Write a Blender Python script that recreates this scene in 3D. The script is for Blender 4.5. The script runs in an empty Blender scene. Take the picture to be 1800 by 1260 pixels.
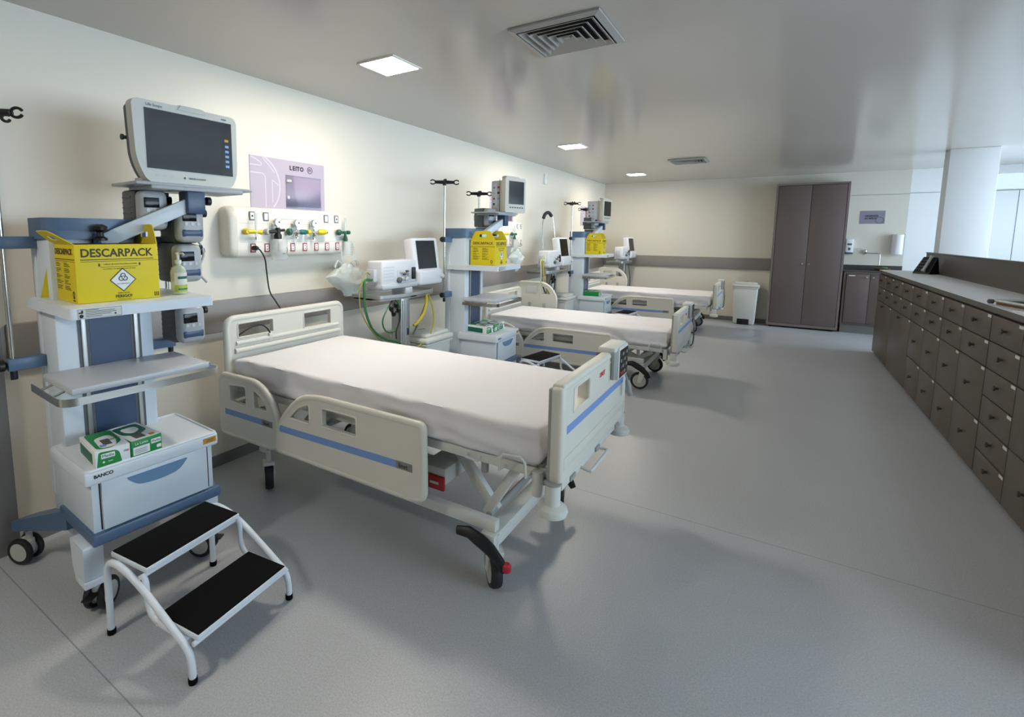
import bpy, bmesh, math, random
from mathutils import Vector, Matrix, noise
from mathutils.geometry import tessellate_polygon
random.seed(7)
PI = math.pi
sc = bpy.context.scene
COL = sc.collection

# ------------------------------------------------------------------ materials
def lin(h):
    h = h.lstrip('#')
    out = []
    for i in (0, 2, 4):
        c = int(h[i:i+2], 16) / 255
        out.append(c / 12.92 if c <= .04045 else ((c + .055) / 1.055) ** 2.4)
    return out + [1]

def mat(name, col, rough=.5, metal=0, spec=.5, bump=0, bscale=200, emit=0, trans=0, alpha=1, var=0, vscale=3, coat=0):
    m = bpy.data.materials.new(name)
    m.use_nodes = True
    nt = m.node_tree
    b = nt.nodes['Principled BSDF']
    c = lin(col) if isinstance(col, str) else list(col) + [1]
    b.inputs['Base Color'].default_value = c
    b.inputs['Roughness'].default_value = rough
    b.inputs['Metallic'].default_value = metal
    b.inputs['Specular IOR Level'].default_value = spec
    b.inputs['Transmission Weight'].default_value = trans
    b.inputs['Alpha'].default_value = alpha
    b.inputs['Coat Weight'].default_value = coat
    if emit:
        b.inputs['Emission Color'].default_value = c
        b.inputs['Emission Strength'].default_value = emit
    if bump or var:
        tc = nt.nodes.new('ShaderNodeTexCoord')
    if var:
        n = nt.nodes.new('ShaderNodeTexNoise')
        n.inputs['Scale'].default_value = vscale
        n.inputs['Detail'].default_value = 5
        nt.links.new(tc.outputs['Object'], n.inputs['Vector'])
        mr = nt.nodes.new('ShaderNodeMapRange')
        mr.inputs['From Min'].default_value = .3
        mr.inputs['From Max'].default_value = .7
        mr.inputs['To Min'].default_value = 1 - var
        mr.inputs['To Max'].default_value = 1 + var
        nt.links.new(n.outputs['Fac'], mr.inputs['Value'])
        mx = nt.nodes.new('ShaderNodeVectorMath')
        mx.operation = 'SCALE'
        mx.inputs[0].default_value = c[:3]
        nt.links.new(mr.outputs['Result'], mx.inputs['Scale'])
        nt.links.new(mx.outputs['Vector'], b.inputs['Base Color'])
    if bump:
        n2 = nt.nodes.new('ShaderNodeTexNoise')
        n2.inputs['Scale'].default_value = bscale
        n2.inputs['Detail'].default_value = 3
        nt.links.new(tc.outputs['Object'], n2.inputs['Vector'])
        bp = nt.nodes.new('ShaderNodeBump')
        bp.inputs['Strength'].default_value = bump
        bp.inputs['Distance'].default_value = .01
        nt.links.new(n2.outputs['Fac'], bp.inputs['Height'])
        nt.links.new(bp.outputs['Normal'], b.inputs['Normal'])
    return m

def clear_mat(name, tint, gloss=.12, rough=.05):
    m = bpy.data.materials.new(name)
    m.use_nodes = True
    nt = m.node_tree
    nt.nodes.remove(nt.nodes['Principled BSDF'])
    t = nt.nodes.new('ShaderNodeBsdfTransparent')
    t.inputs['Color'].default_value = lin(tint)
    g = nt.nodes.new('ShaderNodeBsdfGlossy')
    g.inputs['Roughness'].default_value = rough
    g.inputs['Color'].default_value = (.9, .95, .95, 1)
    mx = nt.nodes.new('ShaderNodeMixShader')
    fr = nt.nodes.new('ShaderNodeFresnel')
    fr.inputs['IOR'].default_value = 1.4
    ad = nt.nodes.new('ShaderNodeMath')
    ad.operation = 'ADD'
    ad.inputs[1].default_value = gloss
    ad.use_clamp = True
    nt.links.new(fr.outputs['Fac'], ad.inputs[0])
    nt.links.new(ad.outputs['Value'], mx.inputs['Fac'])
    nt.links.new(t.outputs['BSDF'], mx.inputs[1])
    nt.links.new(g.outputs['BSDF'], mx.inputs[2])
    nt.links.new(mx.outputs['Shader'], nt.nodes['Material Output'].inputs['Surface'])
    return m

def floor_mat():
    m = mat('vinyl_floor', '#b4b6ba', rough=.34, spec=.42)
    nt = m.node_tree
    b = nt.nodes['Principled BSDF']
    tc = nt.nodes.new('ShaderNodeTexCoord')
    n1 = nt.nodes.new('ShaderNodeTexNoise'); n1.inputs['Scale'].default_value = 160; n1.inputs['Detail'].default_value = 2
    n2 = nt.nodes.new('ShaderNodeTexNoise'); n2.inputs['Scale'].default_value = 1.1; n2.inputs['Detail'].default_value = 4
    for n in (n1, n2):
        nt.links.new(tc.outputs['Object'], n.inputs['Vector'])
    r1 = nt.nodes.new('ShaderNodeMapRange')
    r1.inputs['From Min'].default_value = .3; r1.inputs['From Max'].default_value = .7
    r1.inputs['To Min'].default_value = .86; r1.inputs['To Max'].default_value = 1.12
    nt.links.new(n1.outputs['Fac'], r1.inputs['Value'])
    r2 = nt.nodes.new('ShaderNodeMapRange')
    r2.inputs['From Min'].default_value = .3; r2.inputs['From Max'].default_value = .7
    r2.inputs['To Min'].default_value = .96; r2.inputs['To Max'].default_value = 1.04
    nt.links.new(n2.outputs['Fac'], r2.inputs['Value'])
    # welded seam between two vinyl sheets, along x
    sp = nt.nodes.new('ShaderNodeSeparateXYZ')
    nt.links.new(tc.outputs['Object'], sp.inputs['Vector'])
    s1 = nt.nodes.new('ShaderNodeMath'); s1.operation = 'SUBTRACT'; s1.inputs[1].default_value = .672
    nt.links.new(sp.outputs['Y'], s1.inputs[0])
    s2 = nt.nodes.new('ShaderNodeMath'); s2.operation = 'ABSOLUTE'
    nt.links.new(s1.outputs['Value'], s2.inputs[0])
    r3 = nt.nodes.new('ShaderNodeMapRange')
    r3.inputs['From Min'].default_value = .001; r3.inputs['From Max'].default_value = .0035
    r3.inputs['To Min'].default_value = .55; r3.inputs['To Max'].default_value = 1
    nt.links.new(s2.outputs['Value'], r3.inputs['Value'])
    # second seam
    q1 = nt.nodes.new('ShaderNodeMath'); q1.operation = 'SUBTRACT'; q1.inputs[1].default_value = 2.885
    nt.links.new(sp.outputs['Y'], q1.inputs[0])
    q2 = nt.nodes.new('ShaderNodeMath'); q2.operation = 'ABSOLUTE'
    nt.links.new(q1.outputs['Value'], q2.inputs[0])
    q3 = nt.nodes.new('ShaderNodeMath'); q3.operation = 'MINIMUM'
    nt.links.new(s2.outputs['Value'], q3.inputs[0]); nt.links.new(q2.outputs['Value'], q3.inputs[1])
    nt.links.new(q3.outputs['Value'], r3.inputs['Value'])
    a = nt.nodes.new('ShaderNodeMath'); a.operation = 'MULTIPLY'
    nt.links.new(r1.outputs['Result'], a.inputs[0]); nt.links.new(r2.outputs['Result'], a.inputs[1])
    a2 = nt.nodes.new('ShaderNodeMath'); a2.operation = 'MULTIPLY'
    nt.links.new(a.outputs['Value'], a2.inputs[0]); nt.links.new(r3.outputs['Result'], a2.inputs[1])
    v = nt.nodes.new('ShaderNodeVectorMath'); v.operation = 'SCALE'
    v.inputs[0].default_value = lin('#b4b6ba')[:3]
    nt.links.new(a2.outputs['Value'], v.inputs['Scale'])
    nt.links.new(v.outputs['Vector'], b.inputs['Base Color'])
    return m

M = {
 'wall': mat('wall_paint', '#e0dacd', .42, spec=.4, bump=.04, bscale=60),
 'ceil': mat('ceiling_paint', '#c6bfb7', .16, spec=.6, bump=.015, bscale=4),
 'floor': floor_mat(),
 'guard': mat('wall_guard_vinyl', '#8c8683', .45),
 'base': mat('baseboard_vinyl', '#74716f', .5),
 'door': mat('door_laminate', '#7d7c7e', .45),
 'whitewall': mat('white_paint', '#ecedf0', .5),
 'panel': mat('white_panel', '#f7f8fa', .35),
 'joint': mat('panel_joint', '#7f868e', .5),
 'lamp': mat('lamp_diffuser', (1, .925, .79), emit=118),
 'lamprim': mat('lamp_rim', '#e6e2da', .4),
 'vent': mat('vent_aluminium', '#a9a8a4', .45, metal=.3),
 'ventdark': mat('vent_dark', '#1b1b1c', .8),
 'bedcream': mat('bed_plastic', '#dedbd0', .38, var=.02),
 'bedwhite': mat('bed_painted_steel', '#d9dad4', .4),
 'bedgrey': mat('bed_grey_plastic', '#9fa19d', .4),
 'stripe': mat('bed_blue_stripe', '#7c9ed6', .4),
 'logogrey': mat('logo_grey', '#83857f', .5),
 'ink': mat('ink_black', '#1d1c1e', .6),
 'inkgrey': mat('ink_grey', '#5c5a5a', .6),
 'red': mat('red_plastic', '#b3222b', .4),
 'redlogo': mat('red_logo', '#d5413b', .5),
 'sheet': mat('white_sheet', '#eceaee', .85, spec=.2, bump=.06, bscale=350),
 'black': mat('black_plastic', '#101011', .45),
 'rubber': mat('black_rubber', '#0b0b0c', .9, spec=.15),
 'tyre': mat('tyre_rubber', '#1c1d1f', .6),
 'hub': mat('hub_grey', '#b9bab6', .45),
 'dark': mat('dark_grey_plastic', '#575c61', .5),
 'steel': mat('stainless_steel', '#c4c2bd', .2, metal=1),
 'brushed': mat('brushed_aluminium', '#b4b5b3', .38, metal=.75),
 'cartwhite': mat('cart_white', '#dfe6ee', .38),
 'cartpale': mat('cart_pale_blue', '#d5dfe8', .38),
 'cartblue': mat('cart_blue', '#516a88', .4),
 'carthandle': mat('cart_handle_blue', '#6d91b6', .4),
 'cartdeep': mat('cart_deep_blue', '#344a6a', .35),
 'yellow': mat('sharps_yellow', '#e0c90c', .55),
 'yellowdk': mat('sharps_ink', '#3a2f08', .6),
 'amber': mat('amber_label', '#c58f1e', .5),
 'paper': mat('white_paper', '#eef0f0', .7),
 'green': mat('glove_green', '#0e8a3c', .45),
 'greendk': mat('glove_dark_green', '#0a5f48', .45),
 'monbody': mat('monitor_plastic', '#bfc0bb', .42),
 'monwarm': mat('monitor_warm_plastic', '#cbc8bb', .45),
 'monside': mat('monitor_side_plastic', '#54575c', .45),
 'screen': mat('dark_screen', '#101216', .16, spec=.25),
 'screenblk': mat('screen_border', '#08090c', .25, spec=.25),
 'signlilac': mat('sign_lilac', '#b4a8b8', .5),
 'signline': mat('sign_lilac_light', '#cdc2d2', .5),
 'signgrey': mat('sign_grey_lilac', '#8e8a9a', .5),
 'acrylic': clear_mat('clear_acrylic', '#faf8fb', .0, .22),
 'clear': clear_mat('clear_plastic', '#dfe6e4', .08),
 'bag': mat('plastic_bag', '#dfeae9', .28, alpha=.5, spec=.8),
 'milky': mat('milky_plastic', '#e3e8e6', .25, alpha=.42, spec=.7),
 'pumpshell': mat('pump_shell', '#a9adb1', .35),
 'glass': clear_mat('window_glass', '#eef6fb', .02),
 'tint': clear_mat('tinted_glass', '#8f9599', .02),
 'gasbody': mat('gas_panel_body', '#e6e2d8', .35),
 'gasend': mat('gas_panel_end', '#d4d1c6', .35),
 'sockred': mat('socket_red', '#9c4a50', .5),
 'sockgrey': mat('socket_grey', '#6f7074', .5),
 'valveyel': mat('valve_yellow', '#e3c91a', .4),
 'valvegrn': mat('valve_green', '#1d5a45', .4),
 'valveteal': mat('valve_teal', '#0f6f66', .4),
 'chrome': mat('chrome', '#d2d2d0', .12, metal=1),
 'gauge': mat('gauge_face', '#e9eaec', .4),
 'vwhite': mat('ventilator_white', '#dcdee3', .38),
 'vgrey': mat('ventilator_grey', '#c6c9cf', .4),
 'hosegrn': mat('hose_green', '#2e6a38', .45),
 'hoseyel': mat('hose_yellow', '#b7a92a', .45),
 'hosepale': mat('hose_dull_yellow', '#8f8a3c', .45),
 'hoseclr': mat('hose_pale', '#c9cdb0', .4),
 'bin': mat('bin_white', '#d8d8d2', .42),
 'brown': mat('wardrobe_laminate', '#675a57', .42, var=.02),
 'brownedge': mat('wardrobe_edge', '#776c67', .42),
 'cab': mat('cabinet_laminate', '#584d41', .42, var=.02),
 'top': mat('worktop_laminate', '#dcd8d6', .45, spec=.4),
 'topedge': mat('worktop_edge', '#57534a', .4),
 'upstand': mat('upstand_laminate', '#4f463d', .4),
 'gap': mat('cabinet_gap', '#17130f', .8),
 'knob': mat('knob_metal', '#5d564d', .35, metal=.6),
 'label': mat('drawer_label', '#dcdad4', .6),
 'granite': mat('sink_granite', '#4a4746', .3, var=.12, vscale=60),
 'biobag': mat('brown_dish', '#6b4a2c', .6),
 'gel': mat('gel_bottle', '#dfe6cf', .2, alpha=.6, spec=.6),
 'gelgreen': mat('gel_label', '#a9bb4a', .5),
}

# ------------------------------------------------------------------ geometry helpers
def rot(rx=0, ry=0, rz=0):
    return Matrix.Rotation(rz, 4, 'Z') @ Matrix.Rotation(ry, 4, 'Y') @ Matrix.Rotation(rx, 4, 'X')

def T(x, y, z):
    return Matrix.Translation((x, y, z))

def face_px(x, y, z):      # plane facing +X, text reads towards +Y
    return Matrix(((0, 0, 1, x), (1, 0, 0, y), (0, 1, 0, z), (0, 0, 0, 1)))

def face_ny(x, y, z):      # plane facing -Y, text reads towards +X
    return Matrix(((1, 0, 0, x), (0, 0, -1, y), (0, 1, 0, z), (0, 0, 0, 1)))

def face_pz(x, y, z, rz=0):
    return T(x, y, z) @ Matrix.Rotation(rz, 4, 'Z')

def catmull(pts, n=6):
    P = [Vector(p) for p in pts]
    P = [P[0] * 2 - P[1]] + P + [P[-1] * 2 - P[-2]]
    out = []
    for i in range(1, len(P) - 2):
        a, b, c, d = P[i-1], P[i], P[i+1], P[i+2]
        for k in range(n):
            t = k / n
            out.append(.5 * ((2*b) + (c-a)*t + (2*a-5*b+4*c-d)*t*t + (3*b-a-3*c+d)*t**3))
    out.append(P[-2])
    return out

def round_poly(pts, r, n=5):
    """round the corners of a closed 2-D polygon; r: number or per-point list"""
    out = []
    N = len(pts)
    for i in range(N):
        p = Vector(pts[i]); a = Vector(pts[i-1]); b = Vector(pts[(i+1) % N])
        ri = r[i] if isinstance(r, (list, tuple)) else r
        u = (a - p); v = (b - p)
        lu, lv = u.length, v.length
        d = min(ri, lu * .48, lv * .48)
        if d < 1e-5:
            out.append(tuple(p)); continue
        p0 = p + u / lu * d; p1 = p + v / lv * d
        for k in range(n + 1):
            t = k / n
            q = p0 * (1-t)**2 + p * 2*t*(1-t) + p1 * t*t
            out.append(tuple(q))
    return out

def rect2(x0, y0, x1, y1, r=0, n=4):
    pts = [(x0, y0), (x1, y0), (x1, y1), (x0, y1)]
    return round_poly(pts, r, n) if r else pts

class MB:
    def __init__(self, *mats):
        self.v = []; self.f = []; self.m = []; self.mats = list(mats)
    def mi(self, m):
        if m is None: return 0
        if m not in self.mats: self.mats.append(m)
        return self.mats.index(m)
    def add(self, verts, faces, m=None, X=None):
        o = len(self.v)
        mi = self.mi(m)
        for p in verts:
            p = Vector(p)
            self.v.append(X @ p if X is not None else p)
        for f in faces:
            self.f.append([i + o for i in f]); self.m.append(mi)
        return self
    def from_bm(self, bm, m=None, X=None):
        bm.verts.index_update()
        self.add([v.co.copy() for v in bm.verts], [[v.index for v in f.verts] for f in bm.faces], m, X)
        bm.free()
    def box(self, x0, x1, y0, y1, z0, z1, m=None, bev=0, seg=2, X=None, taper=None):
        bm = bmesh.new()
        vs = [bm.verts.new((x, y, z)) for x in (x0, x1) for y in (y0, y1) for z in (z0, z1)]
        if taper:      # shrink the bottom towards the centre
            cx, cy = (x0 + x1) / 2, (y0 + y1) / 2
            for v in vs:
                if abs(v.co.z - z0) < 1e-9:
                    v.co.x = cx + (v.co.x - cx) * taper; v.co.y = cy + (v.co.y - cy) * taper
        for f in ((0, 1, 3, 2), (4, 6, 7, 5), (0, 4, 5, 1), (2, 3, 7, 6), (0, 2, 6, 4), (1, 5, 7, 3)):
            bm.faces.new([vs[i] for i in f])
        if bev:
            b = min(bev, .49 * min(abs(x1-x0), abs(y1-y0), abs(z1-z0)))
            bmesh.ops.bevel(bm, geom=bm.edges[:], offset=b, segments=seg, affect='EDGES', profile=.5)
        self.from_bm(bm, m, X)
        return self
    def tube(self, pts, r, m=None, seg=10, closed=False, caps=True, X=None, flat=None):
        P = [Vector(p) for p in pts]
        n = len(P)
        rs = r if isinstance(r, (list, tuple)) else [r] * n
        tan = []
        for i in range(n):
            a = P[i-1] if (i > 0 or closed) else P[i]
            b = P[(i+1) % n] if (i < n-1 or closed) else P[i]
            t = b - a
            tan.append(t.normalized() if t.length > 1e-9 else Vector((0, 0, 1)))
        up = Vector((0, 0, 1)) if abs(tan[0].z) < .9 else Vector((1, 0, 0))
        u = tan[0].cross(up).normalized()
        V = []
        for i in range(n):
            if i:
                ax = tan[i-1].cross(tan[i])
                if ax.length > 1e-8:
                    u = Matrix.Rotation(tan[i-1].angle(tan[i]), 3, ax.normalized()) @ u
            w = tan[i].cross(u).normalized()
            u = w.cross(tan[i]).normalized()
            for k in range(seg):
                a = 2*PI*k/seg
                fx = flat if flat else 1
                V.append(P[i] + (u*math.cos(a)*fx + w*math.sin(a)) * rs[i])
        F = []
        for i in range(n if closed else n-1):
            j = (i+1) % n
            for k in range(seg):
                l = (k+1) % seg
                F.append((i*seg+k, i*seg+l, j*seg+l, j*seg+k))
        if caps and not closed:
            F.append(tuple(range(seg-1, -1, -1)))
            F.append(tuple((n-1)*seg + k for k in range(seg)))
        self.add(V, F, m, X)
        return self
    def cyl(self, p0, p1, r, m=None, seg=16, r2=None, X=None):
        return self.tube([p0, p1], [r, r if r2 is None else r2], m, seg, X=X)
    def lathe(self, prof, m=None, seg=20, X=None):
        V = []; F = []
        n = len(prof)
        for r, z in prof:
            for k in range(seg):
                a = 2*PI*k/seg
                V.append((max(r, 1e-4)*math.cos(a), max(r, 1e-4)*math.sin(a), z))
        for i in range(n-1):
            for k in range(seg):
                l = (k+1) % seg
                F.append((i*seg+k, i*seg+l, (i+1)*seg+l, (i+1)*seg+k))
        F.append(tuple(range(seg-1, -1, -1)))
        F.append(tuple((n-1)*seg+k for k in range(seg)))
        self.add(V, F, m, X)
        return self
    def prism(self, outer, holes=(), d=.02, m=None, X=None):
        """2-D polygon (with holes) in local XY, extruded from z=0 to z=d"""
        loops = [list(outer)] + [list(h) for h in holes]
        area = lambda l: sum(l[i-1][0]*l[i][1] - l[i][0]*l[i-1][1] for i in range(len(l)))
        loops = [l if (area(l) > 0) == (i == 0) else l[::-1] for i, l in enumerate(loops)]
        vl = [[Vector((p[0], p[1], 0)) for p in l] for l in loops]
        flat = [p for l in loops for p in l]
        n = len(flat)
        tris = tessellate_polygon(vl)
        V = [(p[0], p[1], 0) for p in flat] + [(p[0], p[1], d) for p in flat]
        F = []
        for t in tris:
            a, b, c = t
            ar = (flat[b][0]-flat[a][0])*(flat[c][1]-flat[a][1]) - (flat[c][0]-flat[a][0])*(flat[b][1]-flat[a][1])
            if abs(ar) < 1e-12: continue
            if ar < 0: a, c = c, a
            F.append((a+n, b+n, c+n)); F.append((c, b, a))
        o = 0
        for l in loops:
            k = len(l)
            for i in range(k):
                j = (i+1) % k
                F.append((o+i, o+j, o+j+n, o+i+n))
            o += k
        self.add(V, F, m, X)
        return self
    def disc(self, c, r, m=None, seg=20, X=None, d=.001):
        return self.prism([(c[0]+r*math.cos(2*PI*k/seg), c[1]+r*math.sin(2*PI*k/seg)) for k in range(seg)], (), d, m, X)
    def ring(self, R, r, m=None, X=None, seg=24, s2=8):
        return self.tube([(R*math.cos(2*PI*k/seg), R*math.sin(2*PI*k/seg), 0) for k in range(seg)], r, m, s2, closed=True, X=X)
    def text(self, s, size, X, m=None, align='CENTER', d=.0006, sx=1, bold=0):
        cu = bpy.data.curves.new('t', 'FONT')
        cu.body = s; cu.size = size; cu.align_x = align; cu.align_y = 'CENTER'; cu.extrude = d; cu.offset = bold
        cu.resolution_u = 3
        ob = bpy.data.objects.new('t', cu)
        me = bpy.data.meshes.new_from_object(ob)
        V = [Vector((v.co.x*sx, v.co.y, v.co.z)) for v in me.vertices]
        self.add(V, [list(p.vertices) for p in me.polygons], m, X)
        bpy.data.objects.remove(ob); bpy.data.curves.remove(cu); bpy.data.meshes.remove(me)
        return self
    def build(self, name, parent=None, smooth=True, ang=40, loc=None, rz=0):
        me = bpy.data.meshes.new(name)
        me.from_pydata(self.v, [], self.f)
        for m in self.mats:
            me.materials.append(M[m] if isinstance(m, str) else m)
        me.polygons.foreach_set('material_index', self.m)
        if smooth:
            me.polygons.foreach_set('use_smooth', [True]*len(me.polygons))
            me.set_sharp_from_angle(angle=math.radians(ang))
        me.update()
        o = bpy.data.objects.new(name, me)
        COL.objects.link(o)
        if parent: o.parent = parent
        if loc: o.location = loc
        o.rotation_euler.z = rz
        return o

def tag(o, label=None, cat=None, group=None, kind=None):
    if label: o['label'] = label
    if cat: o['category'] = cat
    if group: o['group'] = group
    if kind: o['kind'] = kind
    return o

def thing(name, label, cat, loc=(0, 0, 0), rz=0, group=None):
    o = bpy.data.objects.new(name, None)
    o.empty_display_size = .05
    COL.objects.link(o)
    o.location = loc; o.rotation_euler.z = rz
    return tag(o, label, cat, group)

def one(mb, name, label, cat, loc=(0, 0, 0), rz=0, group=None, **k):
    return tag(mb.build(name, None, loc=loc, rz=rz, **k), label, cat, group)

def struct(mb, name, parent=None, **k):
    o = mb.build(name, parent, **k)
    if not parent: o['kind'] = 'structure'
    return o

def dup(root, loc, rz=None, label=None, group=None):
    def cp(o, parent):
        c = o.copy(); COL.objects.link(c)
        if parent: c.parent = parent
        for ch in list(o.children): cp(ch, c)
        return c
    c = cp(root, None)
    c.location = loc
    if rz is not None: c.rotation_euler.z = rz
    if label: c['label'] = label
    if group: c['group'] = group
    return c
# ------------------------------------------------------------------ room shell
YB = 10.55          # back wall
struct(MB('floor').box(-.12, 7.0, -3.1, YB + .1, -.1, 0), 'floor')
struct(MB('ceil').box(-.12, 7.0, -3.1, YB + .1, 2.6, 2.7), 'ceiling')
struct(MB('wall').box(-.12, 0, -3.1, YB + .1, 0, 2.6), 'wall_left')
struct(MB('wall').box(0, 4.72, YB, YB + .1, 0, 2.6), 'wall_back')
struct(MB('wall').box(0, 7.0, -3.1, -3.0, 0, 2.6), 'wall_front')
# right outer wall: sill, head and piers around the long window
rw = MB('whitewall')
rw.box(6.9, 7.0, -3.0, YB, 0, .85).box(6.9, 7.0, -3.0, YB, 2.5, 2.6)
rw.box(6.9, 7.0, -3.0, .6, .85, 2.5).box(6.9, 7.0, 10.2, YB, .85, 2.5)
struct(rw, 'wall_right')
w1 = MB('lamprim')
for i in range(7):
    y = .6 + i * 9.6 / 6
    w1.box(6.91, 6.97, y - .025, y + .025, .85, 2.5)
w1.box(6.91, 6.97, .6, 10.2, .85, .9).box(6.91, 6.97, .6, 10.2, 2.45, 2.5)
wf = struct(w1, 'window_1')
MB('glass').box(6.935, 6.945, .6, 10.2, .9, 2.45).build('pane', wf)
# white panelled wall of the bright side room, a glazed strip above it
pw = MB('panel', 'joint')
pw.box(4.72, 7.0, YB, YB + .1, 0, 2.235)
pw.box(4.72, 5.42, YB, YB + .1, 2.243, 2.6)
pw.box(5.42, 7.0, YB, YB + .1, 2.5, 2.6)
for x in (5.89,):
    pw.box(x - .004, x + .004, YB - .001, YB + .05, 0, 2.235, 'joint')
pw.box(4.72, 7.0, YB + .01, YB + .09, 2.234, 2.244, 'joint')
struct(pw, 'wall_panelled')
w2 = MB('panel')
w2.box(5.42, 5.44, YB + .02, YB + .08, 2.243, 2.5).box(5.44, 7.0, YB + .02, YB + .08, 2.243, 2.262)
w2.box(5.44, 7.0, YB + .02, YB + .08, 2.485, 2.5)
wf2 = struct(w2, 'window_2')
MB('tint').box(5.44, 7.0, YB + .045, YB + .055, 2.262, 2.485).build('pane', wf2)
# pillar beside the counter
struct(MB('whitewall').box(4.695, 5.12, 8.40, 8.63, 0, 2.6, bev=.006), 'pillar')
# skirting and wall guards
struct(MB('base').box(0, .012, .8, YB, 0, .075), 'baseboard_left')
struct(MB('base').box(.012, 2.97, YB - .012, YB, 0, .075), 'baseboard_back')
struct(MB('guard').box(0, .035, .8, YB, .905, 1.115, bev=.008), 'trim_1')
struct(MB('guard').box(.035, 2.97, YB - .035, YB, .955, 1.165, bev=.008), 'trim_2')
struct(MB('joint').box(4.0, 4.72, YB - .004, YB, 2.225, 2.23), 'trim_3')
dr = struct(MB('door').box(0, .04, -.25, .775, 0, 2.1, bev=.004), 'door_1')
MB('brushed').box(.04, .046, .66, .71, .95, 1.15).cyl((.04, .685, 1.05), (.09, .685, 1.05), .01).cyl((.085, .685, 1.05), (.085, .56, 1.05), .01).build('door_handle', dr)

# ------------------------------------------------------------------ ceiling lights and vents
def ceiling_light(x, y, label):
    t = thing('ceiling_light', label, 'ceiling light', (x, y, 2.6), 0, 'square ceiling lights')
    MB('lamprim').prism(rect2(-.145, -.145, .145, .145), [rect2(-.13, -.13, .13, .13)], .008, None, T(0, 0, -.008)).build('frame', t)
    MB('lamp').box(-.13, .13, -.13, .13, -.006, -.001).build('diffuser', t)
ceiling_light(.93, 2.535, 'square warm ceiling light above the nearest bed, nearest of the row')
ceiling_light(.93, 5.9, 'square warm ceiling light above the middle bed, second of the row')
ceiling_light(.94, 9.1, 'square warm ceiling light nearest the back wall')
ceiling_light(.93, -.84, 'unseen square warm ceiling light added behind the camera to light the foreground')  # extra unseen lamp continuing the row, added to brighten the foreground

def vent(x, y, label):
    t = thing('ceiling_vent', label, 'air vent', (x, y, 2.6), 0, 'square ceiling vents')
    MB('ventdark').box(-.19, .19, -.19, .19, -.004, -.001).build('backing', t)
    fr = MB('vent')
    a, b = .235, .204
    V = [(sx*a, sy*a, -.002) for sx, sy in ((-1,-1),(1,-1),(1,1),(-1,1))] + [(sx*a, sy*a, -.012) for sx, sy in ((-1,-1),(1,-1),(1,1),(-1,1))] + \
        [(sx*b, sy*b, -.022) for sx, sy in ((-1,-1),(1,-1),(1,1),(-1,1))] + [(sx*b, sy*b, -.002) for sx, sy in ((-1,-1),(1,-1),(1,1),(-1,1))]
    F = []
    for s in range(3):
        for i in range(4):
            j = (i+1) % 4
            F.append((s*4+j, s*4+i, s*4+4+i, s*4+4+j))
    fr.add(V, F); fr.build('frame', t, smooth=False)
    for k in range(5):
        o = .196 - k * .038; i_ = o - .025
        mb = MB('vent')
        q = lambda r, z: [(sx*r, sy*r, z) for sx, sy in ((-1,-1),(1,-1),(1,1),(-1,1))]
        V = q(o, -.024) + q(i_, -.006) + q(i_ - .002, -.006) + q(o - .002, -.026)
        F = []
        for s in range(4):
            e = (s+1) % 4
            for i in range(4):
                j = (i+1) % 4
                F.append((s*4+i, s*4+j, e*4+j, e*4+i))
        mb.add(V, F); mb.build('louver', t, smooth=False)
    MB('vent').box(-.014, .014, -.014, .014, -.02, -.004).build('centre_plate', t)
vent(2.04, 2.655, 'large square grey ceiling vent, nearest the camera')
vent(1.93, 7.82, 'square grey ceiling vent further away, nearer the back wall')

# small wall sensor
t = thing('wall_sensor', 'small white sensor high on the left wall between the far trolleys', 'sensor', (0, 7.33, 2.4))
MB('panel').box(0, .03, -.04, .04, -.08, .08, bev=.012).build('housing', t)
MB('acrylic').lathe([(.018, 0), (.016, .012), (.008, .02)], None, 14, Matrix.Translation((.028, 0, .02)) @ rot(0, PI/2, 0)).build('lens', t)

# ------------------------------------------------------------------ beds
def rail_part(name, t, outline, holes, stripe, y, sgn, logo_x, open_=False):
    th = .03
    mb = MB('bedcream')
    # local x -> x, local y -> z ; extrude along y
    X = Matrix(((1, 0, 0, 0), (0, 0, -1, y + th/2), (0, 1, 0, 0), (0, 0, 0, 1)))
    mb.prism(outline, holes, th, None, X)
    pts = [(p[0], y, p[1]) for p in outline]
    f0 = y + sgn*(th/2 - .002)
    mb.tube(pts, .019, None, 8, closed=True)
    for h in holes:
        mb.tube([(p[0], f0, p[1]) for p in h], .0055, None, 6, closed=True)
    o = mb.build(name, t, ang=50)
    f = y + sgn * (th/2)
    x0, z0, x1, z1, w = stripe
    st = MB('stripe')
    yy = f + sgn * .001
    V = [(x0, yy, z0 - w/2), (x1, yy, z1 - w/2), (x1, yy, z1 + w/2), (x0, yy, z0 + w/2)]
    V += [(p[0], f - sgn * .002, p[2]) for p in V]
    Fs = [(0, 1, 2, 3), (7, 6, 5, 4), (0, 4, 5, 1), (1, 5, 6, 2), (2, 6, 7, 3), (3, 7, 4, 0)]
    if sgn > 0: Fs = [f_[::-1] for f_ in Fs]
    st.add(V, Fs)
    st.build('blue_stripe', o, smooth=False)
    lg = MB('logogrey', 'ink')
    zc = (z0 + (z1 - z0) * (logo_x - x0) / (x1 - x0))
    if sgn < 0:
        lg.box(logo_x - .045, logo_x + .045, yy - .0015, yy + .001, zc - w/2, zc + w/2)
        lg.text('linet', .03, face_ny(logo_x - .005, yy - .002, zc - .001), 'ink', sx=1.0)
    else:
        lg.box(logo_x - .045, logo_x + .045, yy - .001, yy + .0015, zc - w/2, zc + w/2)
    lg.build('logo_plate', o, smooth=False)
    return o

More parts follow.
